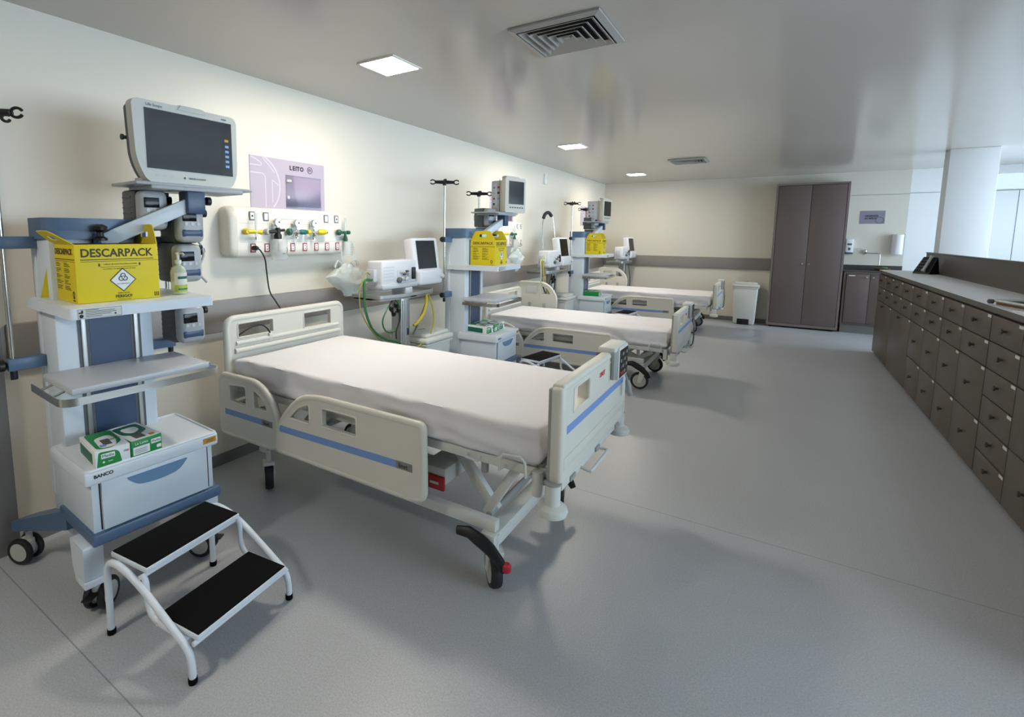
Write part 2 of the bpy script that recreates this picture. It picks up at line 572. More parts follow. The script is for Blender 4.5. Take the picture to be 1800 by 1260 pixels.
HEAD = round_poly([(.0, .358), (.46, .364), (.512, .388), (.525, .53), (.44, .66), (.33, .715), (.0, .712)], [.02, .03, .03, .09, .09, .08, .05], 6)
HEADH = [round_poly([(.09, .565), (.252, .56), (.252, .677), (.09, .668)], .018), round_poly([(.318, .565), (.448, .57), (.40, .64), (.318, .675)], [.012, .02, .03, .02])]
FOOT = round_poly([(.51, .367), (1.442, .367), (1.5, .387), (1.494, .717), (.82, .718), (.70, .69), (.60, .60), (.522, .50)], [.02, .03, .03, .025, .08, .08, .1, .06], 6)
FOOTH = [round_poly([(.615, .572), (.782, .571), (.778, .676), (.70, .65)], [.02, .012, .015, .04]), round_poly([(.872, .579), (1.108, .578), (1.108, .677), (.872, .677)], .015)]

def bed(dz, far_head_raised, label, loc):
    """adjustable hospital bed; x=0 at the headboard back, y=0 the centre line"""
    t = thing('hospital_bed', label, 'hospital bed', loc, 0, 'adjustable hospital beds')
    U = T(0, 0, dz)
    # headboard
    hb = MB('bedcream')
    out = round_poly([(-.468, .56), (.468, .56), (.468, 1.036), (-.468, 1.036)], [.03, .03, .055, .055], 6)
    holes = [round_poly([(-.405, .917), (-.147, .917), (-.147, 1.006), (-.405, 1.006)], .012), round_poly([(.102, .897), (.356, .897), (.356, 1.008), (.102, 1.008)], .012)]
    hb.prism(out, holes, .035, None, face_px(.0, 0, 0))
    hb.tube([(.018, p[0], p[1]) for p in out], .022, None, 8, closed=True)
    for h in holes:
        hb.tube([(.034, p[0], p[1]) for p in h], .006, None, 6, closed=True)
    hb.tube([(.036, -.42, .885), (.036, .42, .885)], .014, None, 8)
    hb.tube([(.036, -.43, .84), (.036, .43, .84)], .018, None, 8)
    hb.box(.03, .05, -.19, -.165, .87, .915, 'bedwhite', bev=.004)
    h = hb.build('headboard', t, ang=50); h.location.z = dz
    # footboard
    FX = 2.06
    fb = MB('bedcream', 'bedgrey')
    out = round_poly([(-.455, .605), (.455, .605), (.455, .985), (-.455, .985)], [.02, .02, .03, .03], 5)
    holes = [round_poly([(-.345, .858), (-.145, .858), (-.145, .956), (-.345, .956)], .012), round_poly([(.15, .862), (.335, .862), (.335, .952), (.15, .952)], .012)]
    fb.prism(out, holes, .05, None, face_px(FX, 0, 0))
    for s in (-1, 1):
        fb.box(FX + .002, FX + .056, s*.455 - .02, s*.455 + .02, .605, .985, None, bev=.016, seg=3)
        fb.box(FX - .006, FX + .02, s*.458 - .014, s*.458 + .014, .612, .98, 'bedgrey', bev=.008)
    fb.box(FX + .0, FX + .054, -.455, .455, .965, .995, None, bev=.013, seg=3)
    for hl in holes:
        fb.tube([(FX + .049, p[0], p[1]) for p in hl], .005, None, 6, closed=True)
    fb.box(FX + .048, FX + .055, -.44, .44, .655, .70, None, bev=.003)
    f = fb.build('footboard', t, ang=50); f.location.z = dz
    MB('stripe').box(FX + .0495, FX + .0515, -.41, .43, .79, .822).build('blue_stripe', f)
    MB('redlogo').text('LINET', .03, face_px(FX + .051, .04, .925), None, sx=1.05, bold=.0006).build('red_logo', f, smooth=False)
    ob = MB('bedwhite')
    ob.box(FX + .01, FX + .05, -.44, .44, .572, .603, None, bev=.004)
    for y in (-.33, 0, .33): ob.box(FX + .045, FX + .058, y - .03, y + .03, .578, .598, 'bedgrey', bev=.003)
    ob.tube(catmull([(FX + .05, -.22, .583), (FX + .085, -.225, .58), (FX + .095, -.20, .578), (FX + .095, .0, .578), (FX + .085, .025, .58), (FX + .05, .02, .583)], 4), .007, None, 8)
    o = ob.build('foot_bar', t); o.location.z = dz
    for s in (-1, 1):
        bp = MB('bedwhite', 'bedgrey')
        bx, by = FX + .025, s * .475
        bp.cyl((bx, by, .53), (bx, by, .615), .03, None, 16)
        bp.cyl((bx, by, .612), (bx, by, .618), .033, 'bedgrey', 16)
        bp.lathe([(.04, .488), (.056, .494), (.06, .508), (.056, .522), (.035, .534)], None, 20, T(bx, by, 0))
        bp.cyl((bx - .075, by * .93, .53), (bx - .075, by * .93, .63), .023, None, 12)
        bp.box(bx - .09, bx - .005, by * .9 - .012, by * .9 + .012, .575, .6, 'bedgrey')
        o = bp.build('corner_bumper', t); o.location.z = dz
    # control unit hung over the footboard
    cp = MB('bedwhite', 'bedgrey', 'black')
    cp.box(FX - .012, FX + .07, .17, .39, .99, 1.02, None, bev=.01)
    cp.box(FX + .05, FX + .07, .165, .225, .865, 1.0, 'bedgrey', bev=.006)
    cp.box(FX + .05, FX + .078, .22, .39, .85, 1.012, None, bev=.007)
    cp.box(FX + .075, FX + .080, .232, .378, .862, .998, 'black')
    c = cp.build('control_panel', t); c.location.z = dz
    kb = MB('vgrey', 'redlogo', 'stripe')
    for i in range(4):
        for j in range(4):
            kb.box(FX + .079, FX + .0815, .245 + i*.034, .262 + i*.034, .874 + j*.031, .889 + j*.031, 'redlogo' if (j == 0 and i < 2) else ('monside' if (i + j) % 2 else 'bedgrey'))
    kb.build('buttons', c)
    hs = MB('bedgrey')
    hs.tube(catmull([(FX + .065, .36, .87), (FX + .08, .38, .83), (FX + .08, .39, .80)], 5), .005, None, 8)
    hs.tube([(FX + .08, .39, .815), (FX + .085, .395, .79), (FX + .09, .40, .755), (FX + .10, .405, .735)], [.009, .014, .013, .010], None, 10)
    if dz:
        hs.tube(catmull([(FX + .07, .37, .90), (FX + .085, .40, .80), (FX + .09, .41, .66), (FX + .09, .36, .57), (FX + .08, .28, .555)], 6), .0075, 'dark', 8)
    o = hs.build('handset', t); o.location.z = dz
    # mattress deck
    dk = MB('bedwhite', 'bedgrey')
    for s in (-1, 1):
        dk.box(.04, FX - .02, s*.405 - .018, s*.405 + .018, .588, .63, None, bev=.004)
    for i in range(5):
        x = .08 + i * .44
        dk.box(x, x + .05, -.40, .40, .592, .622)
    dk.box(.05, FX - .04, -.41, .41, .63, .645, 'bedgrey')
    o = dk.build('mattress_deck', t); o.location.z = dz
    for s in (-1, 1):
        lp = MB('bedwhite')
        lp.tube([(1.86, s*.42, .605), (1.86, s*.486, .61), (1.862, s*.49, .66), (1.88, s*.49, .683), (1.955, s*.49, .69), (1.975, s*.49, .67), (1.977, s*.486, .61), (1.977, s*.42, .605)], .0055, None, 8)
        o = lp.build('mattress_loop', t); o.location.z = dz
        hk = MB('bedwhite', 'bedgrey')
        hk.tube([(1.68, s*.42, .612), (1.68, s*.445, .605), (1.74, s*.445, .60), (1.74, s*.42, .612)], .006, None, 8)
        hk.box(1.73, 1.76, s*.39 - .012, s*.39 + .012, .53, .59, 'bedgrey', bev=.006)
        o = hk.build('rail_hook', t); o.location.z = dz
    # side rails, lowered
    for s in (-1, 1):
        zz = dz
        o = rail_part('head_side_rail', t, HEAD, HEADH, (.045, .497, .474, .50, .034), s*.50, s, .435); o.location.z = zz + (.40 if (s > 0 and far_head_raised) else 0)
        o = rail_part('foot_side_rail', t, FOOT, FOOTH, (.54, .499, 1.36, .512, .036), s*.50, s, 1.40); o.location.z = zz
        arms = MB('bedgrey')
        for x in (.16, .36, .75, 1.30):
            arms.box(x - .02, x + .02, min(s*.40, s*.488), max(s*.40, s*.488), .54, .57, None, bev=.004)
            arms.box(x - .02, x + .02, s*.483 - .006, s*.483 + .006, .45, .57, None, bev=.003)
        if s > 0 and far_head_raised:
            for x in (.16, .36):
                arms.box(x - .02, x + .02, s*.483 - .006, s*.483 + .006, .55, .85, None, bev=.003)
        o = arms.build('rail_arm', t); o.location.z = dz
    # base frame
    bs = MB('bedwhite')
    for s in (-1, 1):
        bs.box(.2, 1.80, s*.37 - .022, s*.37 + .022, .265, .315, None, bev=.005)
    bs.box(.19, .26, -.40, .40, .235, .29, None, bev=.005)
    bs.box(1.74, 1.81, -.42, .42, .20, .265, None, bev=.005)
    bs.build('base_frame', t)
    top = .575 + dz
    for x0, x1 in ((1.72, 1.45), (.30, .57)):
        lf = MB('bedwhite', 'bedgrey')
        for s in (-1, 1):
            y = s * .22
            mx = (x0 + x1) / 2
            def bar(a, b, w):
                d = Vector(b) - Vector(a); L = d.length; an = math.atan2(d.z, d.x)
                lf.box(0, L, -.018, .018, -w/2, w/2, None, bev=.004, X=T(*a) @ Matrix.Rotation(-an, 4, 'Y'))
            bar((x0, y, .27), (x1, y, top), .05)
            bar((x0 - .02, y + s*.06, .28), (x0 + .14 * (1 if x0 > 1 else -1), y + s*.06, top - .02), .04)
        lf.cyl((x0, -.3, .28), (x0, .3, .28), .016, 'bedgrey')
        lf.cyl((x1, -.28, top), (x1, .28, top), .016, 'bedgrey')
        lf.build('lift_arm', t)
    zm = .40 + dz * .55
    for s in (-1,):
        mo = MB('bedwhite', 'red', 'label')
        mo.box(1.36, 1.50, -.33, -.12, zm - .035, zm + .05, None, bev=.012)
        mo.box(1.38, 1.50, -.343, -.325, zm - .06, zm + .01, 'red', bev=.008)
        mo.box(1.42, 1.47, -.3445, -.342, zm - .03, zm - .018, 'label')
        mo.box(1.1, 1.36, -.25, -.19, zm - .02, zm + .03, 'bedwhite', bev=.01)
        mo.build('lift_motor', t)
    # castors
    for ix, x in enumerate((.26, 1.80)):
        for s in (-1, 1):
            cs = MB('bedwhite', 'bedgrey')
            y = s * .385
            ang = ({(0, -1): -.63, (0, 1): .1, (1, -1): -.86, (1, 1): -1.12} if not dz else {(0, -1): .25, (0, 1): .1, (1, -1): .12, (1, 1): -.15})[(ix, s)]
            X = T(x, y, 0) @ Matrix.Rotation(ang, 4, 'Z')
            cs.cyl((0, 0, .17), (0, 0, .26), .016, None, 12, X=X)
            cs.box(-.03, .03, -.032, .032, .165, .19, None, bev=.006, X=X)
            for q in (-1, 1):
                cs.add([(.028, q*.028, .19), (-.03, q*.028, .19), (-.05, q*.028, .07), (-.015, q*.028, .07), (.028, q*.034, .19), (-.03, q*.034, .19), (-.05, q*.034, .07), (-.015, q*.034, .07)],
                       [(0, 1, 2, 3), (7, 6, 5, 4), (0, 4, 5, 1), (1, 5, 6, 2), (2, 6, 7, 3), (3, 7, 4, 0)], None, X)
            c = cs.build('castor', t)
            wl = MB('tyre', 'hub')
            R = .086
            W = X @ T(-.03, 0, R + .002) @ rot(PI/2, 0, 0)
            wl.lathe([(R*.74, -.024), (R*.93, -.024), (R, -.012), (R, .012), (R*.93, .024), (R*.74, .024)], None, 28, W)
            wl.lathe([(R*.2, -.028), (R*.74, -.025), (R*.74, .025), (R*.2, .028)], 'hub', 28, W)
            wl.build('wheel', c)
            pd = MB('black', 'red')
            if ix == 1:
                pd.tube([(-.155, 0, .262), (-.10, 0, .268), (-.05, 0, .245), (.0, 0, .215), (.045, 0, .17), (.068, 0, .135)], [.020, .027, .031, .029, .024, .018], None, 10, X=T(x, y + s*.05, 0) @ Matrix.Rotation(.12*-s, 4, 'Z'), flat=.75)
                if s < 0 and not dz:
                    pd.lathe([(.012, -.02), (.02, -.012), (.02, .012), (.012, .02)], 'red', 12, T(x + .075, y + s*.05 - .01*s, .155))
                pd.build('brake_pedal', c)
    return t

bed1 = bed(0, False, 'nearest hospital bed, raised, with its blue-striped side rails lowered', (.30, 2.205, 0))
bed2 = bed(-.18, True, 'middle hospital bed, lowered, with the black step stool before it', (.19, 5.61, 0))
bed3 = dup(bed2, (.21, 9.14, 0), label='farthest hospital bed, standing along the back wall beside the white bin')

def mattress(loc, label, seed, th=.155):
    x0, x1, y0, y1 = .05, 2.035, -.462, .462
    nx, ny, nz = 90, 42, 12
    mb = MB('sheet')
    V = []; F = []; idx = {}
    def sup(i, j, k):
        # rounded slab surface point
        u = i/nx; v = j/ny; w = k/nz
        p = Vector((x0 + (x1-x0)*u, y0 + (y1-y0)*v, th*w))
        r = .032
        q = Vector((min(max(p.x, x0+r), x1-r), min(max(p.y, y0+r), y1-r), min(max(p.z, r*.6), th-r)))
        d = p - q
        if d.length > 1e-6:
            d.normalize(); p = q + d * r
        # sheet folds: gentle on top, long drapes on the sides
        side = max(0, 1 - p.z/th)
        n1 = noise.noise(Vector((p.x*4 + seed, p.y*4, p.z*6)))
        n2 = noise.noise(Vector((p.x*11 + seed*3, p.y*11, p.z*3 + 5)))
        n3 = noise.noise(Vector((p.x*1.6 + p.z*9 + seed, p.y*1.6, p.z*14)))
        if abs(d.y) > .3 or abs(d.x) > .3:
            out = Vector((d.x, d.y, 0))
            p += out * (.016*n1 + .012*n2 + .032*n3*side + .014*side*math.sin(p.x*9 + p.y*9 + p.z*22 + 6*n1) - .012)
            p.z += side*(.016 + .012*n2)
        if d.z > .5 or k == nz:
            p.z += .0035*n1 + .0016*n2 - .004*math.sin(u*PI)*math.sin(v*PI)
        return p
    def vid(i, j, k):
        if (i, j, k) not in idx:
            idx[(i, j, k)] = len(V); V.append(sup(i, j, k))
        return idx[(i, j, k)]
    for i in range(nx):
        for j in range(ny):
            F.append((vid(i, j, nz), vid(i+1, j, nz), vid(i+1, j+1, nz), vid(i, j+1, nz)))
            F.append((vid(i, j, 0), vid(i, j+1, 0), vid(i+1, j+1, 0), vid(i+1, j, 0)))
        for k in range(nz):
            F.append((vid(i, 0, k), vid(i+1, 0, k), vid(i+1, 0, k+1), vid(i, 0, k+1)))
            F.append((vid(i+1, ny, k), vid(i, ny, k), vid(i, ny, k+1), vid(i+1, ny, k+1)))
    for j in range(ny):
        for k in range(nz):
            F.append((vid(0, j+1, k), vid(0, j, k), vid(0, j, k+1), vid(0, j+1, k+1)))
            F.append((vid(nx, j, k), vid(nx, j+1, k), vid(nx, j+1, k+1), vid(nx, j, k+1)))
    mb.add(V, F)
    return one(mb, 'mattress', label, 'mattress', loc, 0, 'sheeted mattresses', ang=80)
mattress((.30, 2.205, .645), 'mattress under a white sheet on the nearest bed', 1.3)
mattress((.19, 5.61, .465), 'mattress under a white sheet on the middle bed', 4.1)
mattress((.21, 9.14, .465), 'mattress under a white sheet on the farthest bed', 8.7)

# ------------------------------------------------------------------ step stools
def step_stool(loc, rz, label):
    t = thing('step_stool', label, 'step stool', loc, rz, 'two-step stools')
    W = .44
    for z, u0, u1 in ((.318, -.005, .215), (.155, .265, .485)):
        tr = MB('cartwhite')
        tr.box(u0, u1, .012, W - .012, z - .012, z + .008, None, bev=.003)
        o = tr.build('tread', t)
        MB('rubber').box(u0 + .004, u1 - .004, .017, W - .017, z + .007, z + .0125, None, bev=.002).build('rubber_mat', o)
    for s, y in ((0, -.008), (1, W + .008)):
        fr = MB('cartwhite')
        fr.tube(catmull([(0, y, .0), (0, y, .12), (.0, y, .24), (.012, y, .29), (.05, y, .308), (.12, y, .30), (.19, y, .275), (.25, y, .245), (.40, y, .155), (.44, y, .13), (.466, y, .10), (.475, y, .05), (.475, y, .0)], 4), .0125, None, 12)
        y2 = y + (.018 if s == 0 else -.018)
        fr.tube(catmull([(.195, y2, .302), (.212, y2, .27), (.214, y2, .20), (.232, y2, .158), (.275, y2, .138), (.38, y2, .132), (.44, y2, .132)], 4), .0105, None, 10)
        fr.build('side_frame', t)
        for u in (0, .475):
            MB('rubber').lathe([(.0145, 0), (.0155, .004), (.0155, .02), (.014, .022)], None, 14, T(u, y, 0)).build('rubber_foot', t)
    cr = MB('cartwhite')
    cr.cyl((.475, .0, .138), (.475, W, .138), .009, None, 10)
    cr.cyl((.275, .0, .138), (.275, W, .138), .009, None, 10)
    cr.cyl((.05, .0, .302), (.05, W, .302), .009, None, 10)
    cr.cyl((.19, .0, .29), (.19, W, .29), .009, None, 10)
    cr.build('cross_bar', t)
    return t
st = step_stool((.972, .785, 0), math.radians(6.5), 'white tubular step stool with black treads in front of the nearest trolley')
dup(st, (.965, 4.50, 0), math.radians(-9), 'white step stool with black treads between the nearest and middle beds')
dup(st, (.95, 8.05, 0), math.radians(-6), 'white step stool mostly hidden behind the middle bed')
# ------------------------------------------------------------------ equipment trolleys
def twin_castor(t, x, y, ang, R=.062, pedal=False):
    X = T(x, y, 0) @ Matrix.Rotation(ang, 4, 'Z')
    cs = MB('hub')
    cs.cyl((0, 0, R*1.7), (0, 0, R*2.5), .014, None, 12, X=X)
    cs.box(-.045, .022, -.018, .018, R*.7, R*1.95, None, bev=.016, seg=3, X=X)
    c = cs.build('castor', t)
    for s in (-1, 1):
        w = MB('tyre', 'hub')
        W = X @ T(-.022, s*.028, R + .001) @ rot(PI/2, 0, 0)
        w.lathe([(R*.7, -.011), (R*.94, -.011), (R, -.005), (R, .005), (R*.94, .011), (R*.7, .011)], None, 24, W)
        w.lathe([(R*.1, -.013), (R*.7, -.0115), (R*.7, .0115), (R*.1, .013)], 'hub', 24, W)
        w.build('wheel', c)
    if pedal:
        p = MB('black')
        p.box(.02, .075, -.02, .02, R*1.35, R*1.5, None, bev=.006, X=X @ T(0, 0, 0))
        p.build('brake_pedal', c)

def iv_head(mb, x, y, z, ang, X=None):
    """black crossbar with four open hooks"""
    for a in (ang, ang + PI/2):
        for s in (1, -1):
            d = Vector((math.cos(a)*s, math.sin(a)*s, 0))
            L = .088 if a == ang else .055
            c = Vector((x, y, z))
            mb.tube([c, c + d*L*.6, c + d*L], [.018, .0155, .014], 'black', 8)
            e = c + d*(L + .022)
            n = 14
            up = Vector((0, 0, 1))
            pts = [e + (d*math.cos(2*PI*k/n)*.024 + up*math.sin(2*PI*k/n)*.019) for k in range(1, n)]
            mb.tube(pts, .0062, 'black', 6)
    mb.lathe([(.016, -.03), (.016, .012), (.008, .028)], 'black', 12, T(x, y, z))

def trolley(label, loc, rz, shelf_z=1.265):
    t = thing('equipment_trolley', label, 'medical trolley', loc, rz, 'white and blue equipment trolleys')
    # base
    b = MB('cartblue')
    b.box(-.37, .022, -.012, .512, .305, .352, None, bev=.006)
    b.build('base_plate', t)
    for s, y0, y1 in ((-1, .06, -.065), (1, .44, .565)):
        a = MB('cartblue')
        V = [(-.30, y0 - .07, .35), (-.30, y0 + .07, .35), (-.70, y1 + .05, .205), (-.70, y1 - .05, .205),
             (-.30, y0 - .07, .26), (-.30, y0 + .07, .26), (-.70, y1 + .05, .155), (-.70, y1 - .05, .155)]
        a.add(V, [(0, 1, 2, 3), (7, 6, 5, 4), (0, 4, 5, 1), (1, 5, 6, 2), (2, 6, 7, 3), (3, 7, 4, 0)])
        a.build('rear_leg', t, smooth=False)
        twin_castor(t, -.655, y1, .5 if s < 0 else -.3)
    for s, y in ((-1, .0), (1, .48)):
        l = MB('cartwhite', 'cartpale')
        pr = round_poly([(-.14, .31), (.005, .31), (.0, .17), (-.035, .135), (-.10, .135), (-.13, .2)], .01)
        l.prism(pr, (), .07, 'cartpale', Matrix(((1, 0, 0, 0), (0, 0, -1, y + .025), (0, 1, 0, 0), (0, 0, 0, 1))))
        l.box(-.10, .004, y - .047, y + .027, .135, .165, None, bev=.004)
        l.build('front_leg', t)
        twin_castor(t, -.045, y + (.01 if s < 0 else -.01), -.9 if s < 0 else .6, pedal=True)
    # column
    c = MB('cartpale')
    c.box(-.55, -.337, .018, .405, .2, 1.525, None, bev=.012)
    c.box(-.552, -.50, .012, .022, .35, 1.50, 'cartwhite', bev=.004)
    for z in (.66, .75, .84, .93, 1.02, 1.11):
        c.box(-.547, -.535, .0165, .0195, z, z + .016, 'hub')
    col = c.build('column', t)
    rl = MB('brushed', 'dark')
    for y0 in (.108, .318):
        rl.box(-.338, -.334, y0 - .012, y0 + .03, .35, 1.50, 'dark')
        rl.box(-.336, -.328, y0, y0 + .018, .35, 1.50, None, bev=.002)
    rl.build('guide_rail', col)
    MB('cartdeep').box(-.338, -.333, .14, .305, .35, 1.50).build('centre_panel', col)
    sw = MB('black')
    sw.box(-.49, -.455, .013, .019, 1.215, 1.245, None, bev=.003)
    sw.build('power_switch', col)
    cap = MB('cartblue', 'label')
    out = round_poly([(-.56, .008), (-.33, .008), (-.285, .21), (-.33, .412), (-.56, .412)], [.02, .06, .12, .06, .02], 6)
    cap.prism(out, (), .05, None, T(0, 0, 1.56))
    out2 = round_poly([(-.56, .008), (-.33, .008), (-.30, .21), (-.33, .412), (-.56, .412)], [.02, .06, .12, .06, .02], 6)
    cap.prism(out2, (), .045, None, T(0, 0, 1.52))
    cap.box(-.302, -.298, .19, .245, 1.582, 1.595, 'label', X=T(.0, 0, 0))
    cap.build('top_cap', col)
    # shelf that wraps the column
    s = MB('cartwhite', 'label', 'ink', 'inkgrey')
    z1 = shelf_z; z0 = shelf_z - .043
    out = round_poly([(-.52, -.025), (.02, -.025), (.02, .522), (-.52, .522), (-.52, .41), (-.33, .41), (-.33, .012), (-.52, .012)], [.01, .012, .012, .01, .003, .003, .003, .003], 3)
    s.prism(out, (), z1 - z0, None, T(0, 0, z0))
    o = s.build('shelf', t, ang=50)
    lb = MB('label', 'ink', 'inkgrey')
    lb.box(.019, .0212, -.005, .145, z0 + .004, z1 - .004)
    lb.prism(rect2(-.07, -.0185, .078, .0165), [rect2(-.069, -.0175, .077, .0155)], .0005, 'ink', face_px(.021, .067, (z0 + z1)/2))
    lb.box(.021, .0218, .0, .014, z0 + .022, z0 + .027, 'ink').box(.021, .0218, .008, .014, z0 + .026, z0 + .034, 'ink')
    lb.disc((0, 0), .007, 'ink', 14, face_px(.021, .008, z0 + .012))
    for i, w in enumerate((.05, .11, .115, .095, .06)):
        lb.box(.021, .0215, .022, .022 + w*.9, z0 + .033 - i*.0062, z0 + .0352 - i*.0062, 'inkgrey')
    lb.disc((0, 0), .0035, 'ink', 10, face_px(.021, .122, z0 + .012))
    lb.build('rating_label', o, smooth=False)
    # tray with chrome rail
    tr = MB('vgrey')
    tr.box(-.334, .012, -.04, .495, .932, .960, None, bev=.008)
    tr.box(-.334, -.25, .05, .40, .89, .935, 'cartpale')
    o = tr.build('tray', t)
    rr = MB('steel')
    path = round_poly([(-.31, -.085), (.05, -.085), (.05, .535), (-.31, .535)], [.0, .06, .06, .0], 6)
    for z, q in ((.893, 0),):
        V = []; F = []
        n = len(path)
        for p in path:
            V += [(p[0], p[1], .902), (p[0], p[1], .932)]
        c0 = (-.12, .245)
        for p in path:
            d = Vector((p[0]-c0[0], p[1]-c0[1])); d.normalize()
            V += [(p[0]-d.x*.004, p[1]-d.y*.004, .902), (p[0]-d.x*.004, p[1]-d.y*.004, .932)]
        for i in range(n-1):
            a, b_ = 2*i, 2*i+2; e = 2*n
            F += [(a, b_, b_+1, a+1), (e+a, e+a+1, e+b_+1, e+b_), (a+1, b_+1, e+b_+1, e+a+1), (a, e+a, e+b_, b_)]
        rr.add(V, F)
    for (x, y) in ((-.22, -.06), (-.08, -.06), (-.22, .515), (-.08, .515)):
        rr.cyl((x, y - .025, .917), (x, y + .025, .935), .005, None, 8)
    rr.build('chrome_rail', o)
    # drawer unit
    d = MB('cartpale', 'cartwhite', 'gap')
    d.box(-.365, .0, .0, .49, .352, .58, None, bev=.004)
    d.box(-.001, .002, .026, .03, .36, .57, 'gap').box(-.001, .002, .462, .468, .36, .57, 'gap')
    un = d.build('drawer_unit', t)
    ld = MB('cartwhite', 'amber', 'ink', 'inkgrey', 'label')
    ld.box(-.39, .022, -.024, .512, .560, .618, None, bev=.010, seg=3)
    ld.tube([(p[0], p[1], .617) for p in rect2(-.38, -.016, .014, .504, .015)], .007, None, 8, closed=True)
    ld.box(.0215, .0228, .44, .50, .579, .605, 'amber')
    ld.box(.0226, .0231, .455, .49, .594, .597, 'inkgrey').box(.0226, .0231, .455, .485, .587, .59, 'inkgrey')
    ld.text('BANCO', .0185, face_px(.0225, .04, .594), 'ink', sx=1.05, bold=.0007)
    ld.build('lid', un)
    df = MB('cartpale')
    df.box(.0, .013, .032, .46, .358, .568, None, bev=.004)
    dfo = df.build('drawer', un)
    h = MB('carthandle')
    h.prism(round_poly([(-.125, .022), (.125, .022), (.085, -.022), (.0, -.032), (-.085, -.022)], [.01, .01, .04, .05, .04]), (), .006, None, face_px(.012, .246, .522))
    h.build('drawer_handle', dfo)
    # poles on both sides
    p = MB('steel', 'cartblue', 'black')
    px, py = -.50, -.095
    p.cyl((px, py, .93), (px, py, 2.02), .0095, None, 12)
    iv_head(p, px, py, 2.03, math.radians(38))
    for z in (.985, 1.505):
        p.box(px - .022, px + .022, py - .02, .02, z - .026, z + .026, 'cartblue', bev=.006)
        p.lathe([(.008, 0), (.024, .012), (.024, .028), (.018, .034)], 'black', 14, T(px, py - .018, z) @ rot(PI/2, 0, 0))
    p.cyl((px, py, .92), (px, py, .955), .013, 'black', 10)
    p.build('infusion_pole', t)
    p = MB('steel', 'cartblue', 'black')
    px, py = -.46, .535
    p.cyl((px, py, .93), (px, py, 1.96), .0095, None, 12)
    iv_head(p, px, py, 1.97, math.radians(38))
    for z in (.985, 1.505):
        p.box(px - .022, px + .022, .40, py + .02, z - .026, z + .026, 'cartblue', bev=.006)
    p.cyl((px, py, .915), (px, py, .955), .013, 'black', 10)
    p.build('infusion_pole', t)
    # swivel arm carrying the monitor plate
    a = MB('cartpale', 'cartdeep', 'black', 'cartblue')
    a.cyl((-.32, .215, 1.48), (-.32, .215, 1.53), .032, 'cartdeep', 18)
    a.lathe([(.026, .0), (.026, .01), (.014, .018), (.012, .035), (.026, .045), (.028, .06), (.012, .07)], 'black', 16, T(-.262, .185, 1.515))
    p0 = Vector((-.30, .215, 1.515)); p1 = Vector((-.20, .545, 1.685))
    dv = p1 - p0
    zx = dv.normalized(); yx = Vector((0, 0, 1)).cross(zx).normalized(); ux = zx.cross(yx)
    Xm = Matrix(((zx.x, yx.x, ux.x, p0.x), (zx.y, yx.y, ux.y, p0.y), (zx.z, yx.z, ux.z, p0.z), (0, 0, 0, 1)))
    a.box(-.02, dv.length, -.028, .028, -.032, .032, None, bev=.008, X=Xm)
    a.box(-.36, -.28, .175, .25, 1.49, 1.545, 'cartdeep', bev=.008)
    a.box(-.245, -.155, .515, .60, 1.64, 1.745, 'cartdeep', bev=.006)
    a.cyl((-.20, .555, 1.74), (-.20, .555, 1.765), .03, 'cartpale', 16)
    a.lathe([(.008, 0), (.008, .018), (.021, .024), (.021, .042), (.014, .046)], 'black', 14, T(-.195, .60, 1.705) @ rot(-PI/2, 0, 0))
    ar = a.build('monitor_arm', t)
    mp = MB('pumpshell', 'hub')
    mp.box(-.43, -.16, .30, .855, 1.762, 1.776, None, bev=.004)
    mp.box(-.40, -.155, .36, .80, 1.745, 1.764, None, bev=.006)
    mp.box(-.165, -.157, .38, .386, 1.75, 1.756, 'hub')
    mp.build('monitor_plate', ar)
    return t

T1L, T1R = (.835, .795), math.radians(-3.5)
T2L, T2R = (.93, 4.03), math.radians(3)
T3L, T3R = (.90, 7.58), math.radians(3)
tr1 = trolley('nearest equipment trolley, at the left edge, white and blue with a column and tray', (*T1L, 0), T1R)
tr2 = dup(tr1, (*T2L, 0), T2R, 'middle equipment trolley, between the nearest and middle beds')
tr3 = dup(tr1, (*T3L, 0), T3R, 'farthest equipment trolley, beyond the middle bed')
def loc_on(tl, tr, x, y, z):
    return (tl[0] + x*math.cos(tr) - y*math.sin(tr), tl[1] + x*math.sin(tr) + y*math.cos(tr), z)

